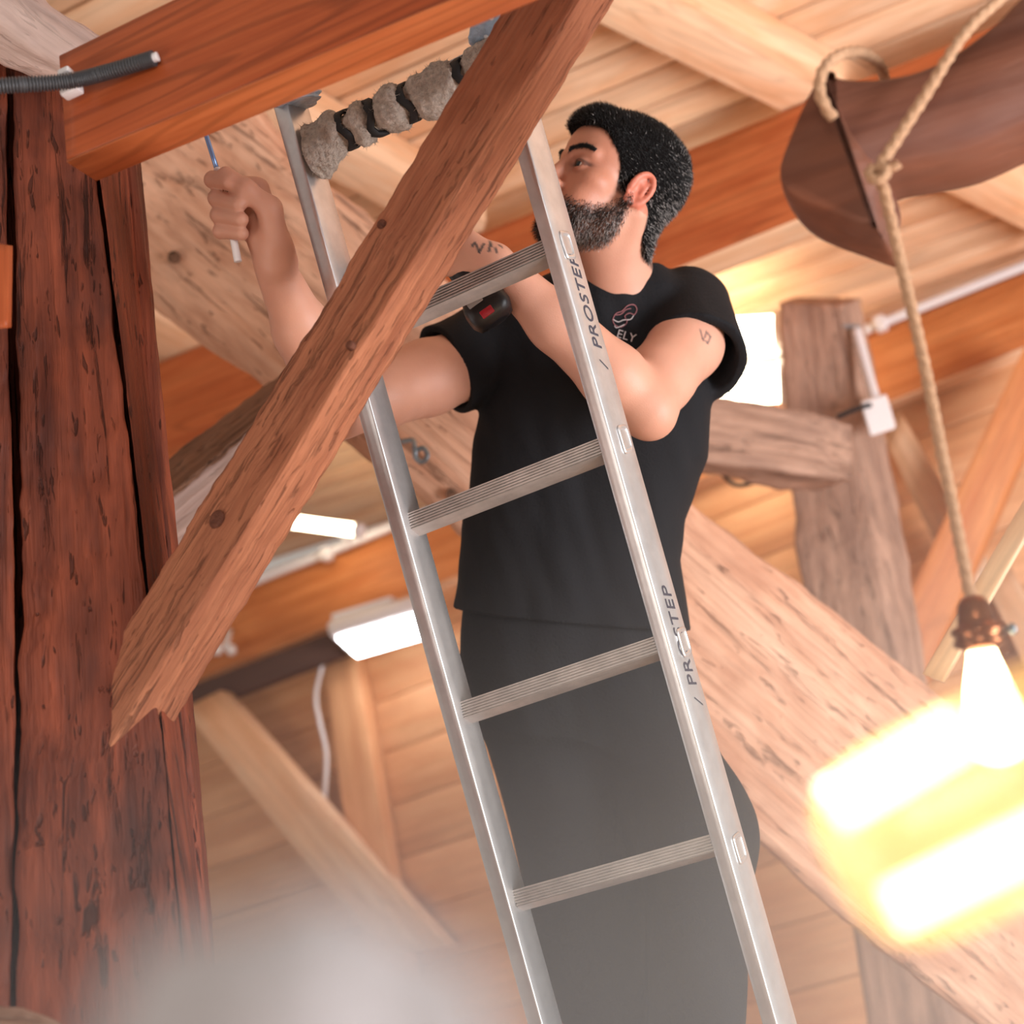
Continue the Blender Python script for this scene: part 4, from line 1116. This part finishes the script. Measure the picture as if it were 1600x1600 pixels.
# trousers and shoes
TR = Field(np.minimum(P(740, 2150, 2.0), P(1300, 900, 2.6)) - 0.25, np.maximum(P(740, 2150, 2.0), P(1300, 900, 2.6)) + 0.25, 0.007)
hipl, kneel, ankl = P(975, 1090, 2.36), P(1090, 1300, 2.22), P(1090, 1612, 2.12)
hipr, kneer, ankr = P(848, 1100, 2.38), P(942, 1480, 2.30), P(1075, 1950, 2.16)
TR.put(torso_fn([(870, 892, .176, .118), (960, 895, .184, .128), (1050, 897, .190, .135), (1130, 905, .16, .12)])[0], P(896, 990, 2.37), 0.36, 0.03)
TR.chain([hipl, kneel, ankl], [.104, .084, .070], 0.06); TR.chain([hipr, kneer, ankr], [.106, .098, .070], 0.06)
tV, tF = TR.mesh(); del TR
tV = fold(tV, 0.007, T_up, T_s, T_o)
mesh_obj('trousers', tV, tF, M['trousers'], man)
for an, kn in ((ankl, kneel), (ankr, kneer)):
    SH = Field(an - 0.25, an + 0.25, 0.007)
    SH.cone(an - ZA * 0.03, an - ZA * 0.085 + T_f * 0.02, 0.048, 0.040, 0.03); SH.cone(an - ZA * 0.085, an - ZA * 0.10 + T_f * 0.16, 0.042, 0.034, 0.03)
    v_, f_ = SH.mesh(); mesh_obj('shoe', v_, f_, M['black_rubber'], man)

# ================================================================== TOOLS IN HAND
sd = empty('screwdriver', P(370, 405, HD - .02)); tag(sd, 'thin screwdriver with white handle and blue shaft in the raised fist', 'screwdriver')
tube('shaft', [P(306, 160, HD - .012), P(340, 268, HD - .016)], 0.0034, M['blue_steel'], sd, 4, 10)
tube('handle', [P(338, 262, HD - .016), P(342, 275, HD - .016), P(362, 360, HD - .020), P(372, 409, HD - .022)], lambda t: 0.0040 if t < 0.12 else 0.0044 + 0.0010 * t, M['white_plastic'], sd, 20, 14)
# cordless drill
dr = empty('cordless_drill', P(762, 500, 2.10)); tag(dr, 'black and red cordless drill in the lower hand below the rung', 'drill')
d_up = unit(P(690, 385, 2.10) - P(768, 492, 2.08)); d_fw = unit(P(560, 330, 2.12) - P(720, 380, 2.10)); d_fw = unit(d_fw - d_up * (d_fw @ d_up) * 0.8); d_n = unit(np.cross(d_up, d_fw))
if d_n @ (CAM - P(760, 480, 2.1)) < 0: d_n = -d_n
bc = P(762, 482, 2.085)
dd = unit(np.cross(d_n, d_up))
box('battery', bc, dd * 0.034, d_n * 0.030, d_up * 0.026, M['black_plastic'], dr, 0.32)
box('battery_latch', bc + d_n * 0.0295 - d_up * 0.012 - dd * -0.006, dd * 0.010, d_n * 0.0022, d_up * 0.006, M['red_plastic'], dr, 0.3)
box('battery_badge', bc + d_n * 0.0295 + d_up * 0.010 + dd * 0.012, dd * 0.012, d_n * 0.0018, d_up * 0.0045, M['light_grey'], dr, 0.3)
box('battery_stripe', bc + d_n * 0.026 + d_up * 0.020 - dd * 0.022, dd * 0.007, d_n * 0.003, d_up * 0.012, M['red_plastic'], dr, 0.3)
tube('handle', [bc + d_up * 0.02, bc + d_up * 0.07, bc + d_up * 0.12], 0.019, M['black_plastic'], dr, 10, 16)
mb = bc + d_up * 0.145
lathe('motor_body', mb - dd * 0.06, dd, [(0, 0.02), (0.01, 0.03), (0.09, 0.032), (0.12, 0.026), (0.13, 0.018), (0.17, 0.018), (0.19, 0.009)], M['black_plastic'], dr, 24)

# ================================================================== HOOK TIMBER, ROPE, HANGING BULB
def slab(name, outline, d_front, thick, round_, mat, parent=None):
    """rounded solid from an outline traced at its own distance, with real thickness away from the viewer"""
    pts = [np.array(p, float) for p in outline]
    dense = np.array([q[:2] for q in spline([np.append(p, 0) for p in pts + [pts[0]]], len(pts) * 4)][:-1])
    n = len(dense)
    def off(a):
        t = np.roll(dense, -1, 0) - np.roll(dense, 1, 0); t /= np.linalg.norm(t, axis=1)[:, None]
        nn = np.stack([-t[:, 1], t[:, 0]], 1)
        area = 0.5 * np.sum(dense[:, 0] * np.roll(dense[:, 1], -1) - np.roll(dense[:, 0], -1) * dense[:, 1])
        if area < 0: nn = -nn
        return dense + nn * a
    V, F = [], []
    lev = [(0.0, 1.0), (0.08, 0.55), (0.22, 0.2), (0.4, 0.0), (0.6, 0.0), (0.78, 0.2), (0.92, 0.55), (1.0, 1.0)]
    for t, ins in lev:
        for p in off(ins * round_): V.append(P(p[0], p[1], d_front) + YA * thick * t)
    for i in range(len(lev) - 1):
        for j in range(n): F.append((i * n + j, i * n + (j + 1) % n, (i + 1) * n + (j + 1) % n, (i + 1) * n + j))
    F.append(tuple(range(n))[::-1]); F.append(tuple((len(lev) - 1) * n + j for j in range(n)))
    return mesh_obj(name, V, F, mat, parent, frame(V[0], P(1600, 100, d_front) - P(1300, 200, d_front)), True)
hook = empty('carved_beam_end', P(1400, 200, 1.5)); tag(hook, 'dark rounded carved beam end with rope at the upper right', 'beam')
slab('shaft', [(1288, 92), (1318, 104), (1370, 104), (1430, 92), (1490, 62), (1545, 20), (1600, -30), (1720, -80), (1760, 60), (1700, 150), (1600, 192), (1510, 232), (1430, 250), (1370, 262), (1310, 300), (1262, 240), (1262, 150)], 1.48, 0.11, 26, M['hook_wood'], hook)
slab('head', [(1284, 96), (1268, 112), (1240, 168), (1216, 226), (1207, 262), (1216, 296), (1246, 318), (1310, 342), (1366, 361), (1376, 348), (1374, 300), (1376, 262), (1330, 190), (1300, 120)], 1.474, 0.12, 14, M['hook_wood'], hook)
rp_pts = [P(1640, -70, 1.52), P(1560, 0, 1.475), P(1505, 55, 1.455), P(1445, 150, 1.45), P(1400, 220, 1.445), P(1372, 268, 1.44), P(1382, 300, 1.445), P(1405, 400, 1.45), P(1442, 560, 1.43), P(1476, 730, 1.41), P(1506, 880, 1.39), P(1518, 938, 1.385)]
rope = tube('rope', rp_pts, 0.0058, M['rope'], None, 420, 12, lobes=3, twist=420.0); tag(rope, 'twisted pale rope hanging from the carved beam end to the bulb', 'rope')
tube('loop', [P(1302, 186, 1.452), P(1286, 160, 1.448), P(1280, 135, 1.448), P(1288, 106, 1.452), P(1312, 86, 1.475), P(1345, 82, 1.51), P(1372, 98, 1.545), P(1382, 120, 1.58)], 0.0058, M['rope'], rope, 120, 12, lobes=3, twist=420.0)
tube('knot', [P(1362, 262, 1.442), P(1358, 274, 1.436), P(1370, 282, 1.43), P(1384, 272, 1.43), P(1378, 260, 1.438), P(1366, 268, 1.44), P(1394, 262, 1.436), P(1404, 254, 1.434)], 0.0052, M['rope'], rope, 60, 10, lobes=3, twist=420.0)
# bulb
bl = empty('hanging_bulb', P(1522, 935, 1.38)); tag(bl, 'glowing filament bulb in bronze socket hanging from the rope', 'lamp')
b0 = P(1518, 930, 1.385); bax = unit(P(1566, 1195, 1.36) - b0); u_ = 1.385 / FPX
lathe('socket', b0, bax, [(0, 8 * u_), (4 * u_, 17 * u_), (14 * u_, 24 * u_), (34 * u_, 28 * u_), (46 * u_, 30 * u_), (50 * u_, 40 * u_), (58 * u_, 42 * u_), (64 * u_, 36 * u_), (70 * u_, 40 * u_), (78 * u_, 40 * u_), (82 * u_, 30 * u_), (86 * u_, 24 * u_)], M['bronze'], bl, 36)
sk = b0 + bax * 60 * u_; sx_ = unit(P(1700, 900, 1.38) - P(1400, 1010, 1.38)); sx_ = unit(sx_ - bax * (sx_ @ bax))
lathe('socket_screw', sk + sx_ * 36 * u_, sx_, [(0, 6 * u_), (12 * u_, 6 * u_), (14 * u_, 9 * u_), (20 * u_, 9 * u_), (22 * u_, 5 * u_)], M['zinc'], bl, 14)
gb = NT('bulb_glass')
lw = gb.n.new('ShaderNodeLayerWeight'); lw.inputs['Blend'].default_value = 0.35
em = gb.n.new('ShaderNodeEmission'); em.inputs['Strength'].default_value = 9.0
gb.link(gb.ramp(lw.outputs['Facing'], [(0.0, (1.0, 0.90, 0.70)), (0.6, (1.0, 0.86, 0.52)), (1.0, (1.0, 0.72, 0.25))]).outputs[0], em.inputs['Color'])
gb.link(em.outputs[0], gb.out.inputs['Surface'])
lathe('glass', b0 + bax * 84 * u_, bax, [(0, 22 * u_), (14 * u_, 25 * u_), (45 * u_, 34 * u_), (85 * u_, 46 * u_), (125 * u_, 53 * u_), (150 * u_, 51 * u_), (168 * u_, 42 * u_), (178 * u_, 27 * u_), (183 * u_, 10 * u_), (184 * u_, 0)], gb.m, bl, 40)

# large bulb added near the camera for the hanging bulb's lens ghost
fb = empty('ghost_bulb', P(1420, 1290, 0.62)); tag(fb, 'large glowing tubular bulb added for a lens ghost, blurred in the near foreground', 'lamp')
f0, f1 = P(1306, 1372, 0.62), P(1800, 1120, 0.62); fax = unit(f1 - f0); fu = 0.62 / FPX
sh = NT('ghost_bulb_glass')
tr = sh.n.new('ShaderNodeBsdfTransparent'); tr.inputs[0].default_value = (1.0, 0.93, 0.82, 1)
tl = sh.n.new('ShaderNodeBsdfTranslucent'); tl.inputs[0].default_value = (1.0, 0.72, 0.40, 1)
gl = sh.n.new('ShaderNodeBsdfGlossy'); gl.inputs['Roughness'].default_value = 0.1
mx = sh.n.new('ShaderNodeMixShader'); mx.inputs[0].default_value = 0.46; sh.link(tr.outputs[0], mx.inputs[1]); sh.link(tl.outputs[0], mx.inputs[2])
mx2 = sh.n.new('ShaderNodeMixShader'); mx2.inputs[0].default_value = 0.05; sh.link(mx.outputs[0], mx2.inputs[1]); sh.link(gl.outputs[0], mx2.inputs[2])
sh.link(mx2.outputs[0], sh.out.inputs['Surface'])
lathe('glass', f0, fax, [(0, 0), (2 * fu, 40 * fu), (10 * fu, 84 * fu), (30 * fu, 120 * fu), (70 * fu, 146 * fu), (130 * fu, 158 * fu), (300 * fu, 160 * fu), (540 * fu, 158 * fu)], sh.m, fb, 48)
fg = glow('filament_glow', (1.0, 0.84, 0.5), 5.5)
tube('filament', [P(1300, 1262, 0.62), P(1500, 1142, 0.62)], 40 * fu, fg, fb, 8, 18)  # bars added for the bright streaks of the lens ghost
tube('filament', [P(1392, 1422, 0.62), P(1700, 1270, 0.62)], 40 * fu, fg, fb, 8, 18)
pl_ = bpy.data.lights.new('bulb_light', 'POINT'); pl_.energy = 6; pl_.color = (1.0, 0.72, 0.38); pl_.shadow_soft_size = 0.03
plo = bpy.data.objects.new('bulb_light', pl_); COL.objects.link(plo); plo.location = Vector(b0 + bax * 260 * u_)

# pale cloth added for a milky lens ghost, far out of focus
cv, cf = [], []
cc_ = P(450, 1830, 0.23); nA, nB = 40, 22
for i in range(nB + 1):
    ph = math.pi * i / nB
    for j in range(nA):
        th = 2 * math.pi * j / nA
        dv = np.array([math.cos(th) * math.sin(ph), math.sin(th) * math.sin(ph), math.cos(ph)])
        r_ = 1 + 0.22 * n3(dv, 2.0, 3.0) + 0.08 * n3(dv, 6.0, 8.0)
        cv.append(cc_ + (R @ np.array([1, 0, 0])) * dv[0] * r_ * 0.036 + (R @ np.array([0, 0, 1])) * dv[1] * r_ * 0.025 + (R @ np.array([0, 1, 0])) * dv[2] * r_ * 0.042)
for i in range(nB):
    for j in range(nA): cf.append((i * nA + j, i * nA + (j + 1) % nA, (i + 1) * nA + (j + 1) % nA, (i + 1) * nA + j))
blob = mesh_obj('ghost_blob', cv, cf, plain('pale_blob', srgb(172, 166, 166), 0.9, bump=0.5, bscale=40), None, None, True)
tag(blob, 'pale grey crumpled cloth added for a milky lens ghost, blurred at the lower left foreground', 'blob')

# loose fibres standing off the rag
rm = np.array([v.co for v in rag.data.vertices]); rno = np.array([v.normal for v in rag.data.vertices]); wmr = np.array(W[rag.name])
rm = rm @ wmr[:3, :3].T + wmr[:3, 3]; rno = rno @ wmr[:3, :3].T
pk = rng.choice(len(rm), 2600)
strands('fuzz', rm[pk], rno[pk] + rng.normal(size=(len(pk), 3)) * 0.7 - ZA * 0.2, 0.003 + 0.006 * rng.random(len(pk)) ** 3, np.full(len(pk), 0.0004), np.tile(np.array(srgb(190, 172, 158)), (len(pk), 1)), M['strand'], rag)

# ================================================================== HAZE VOLUME added for a milky lens veil
hz = NT('veil_haze')
hz.n.remove(hz.b)
geo = hz.n.new('ShaderNodeNewGeometry'); sep = hz.n.new('ShaderNodeSeparateXYZ'); hz.link(geo.outputs['Position'], sep.inputs[0])
mr = hz.n.new('ShaderNodeMapRange'); mr.interpolation_type = 'SMOOTHSTEP'
mr.inputs['From Min'].default_value = 2.16; mr.inputs['From Max'].default_value = 1.55; mr.inputs['To Min'].default_value = 0.0; mr.inputs['To Max'].default_value = 0.42
hz.link(sep.outputs[2], mr.inputs['Value'])
vs = hz.n.new('ShaderNodeVolumeScatter'); vs.inputs['Color'].default_value = (1.0, 0.92, 0.93, 1)
hz.link(mr.outputs[0], vs.inputs['Density']); hz.link(vs.outputs[0], hz.out.inputs['Volume'])
x0_, x1_, y0_, y1_, z0_, z1_ = -1.9, 1.2, 0.95, 1.85, 1.2, 2.18
V = [(x0_, y0_, z0_), (x1_, y0_, z0_), (x1_, y1_, z0_), (x0_, y1_, z0_), (x0_, y0_, z1_), (x1_, y0_, z1_), (x1_, y1_, z1_), (x0_, y1_, z1_)]
F = [(3, 2, 1, 0), (4, 5, 6, 7), (0, 1, 5, 4), (1, 2, 6, 5), (2, 3, 7, 6), (3, 0, 4, 7)]
haze = mesh_obj('haze', V, F, hz.m, smooth=False); tag(haze, 'thin pale haze added for a milky lens veil in front of the lower ladder', 'haze', kind='stuff')
scene.cycles.volume_step_rate = 2.0
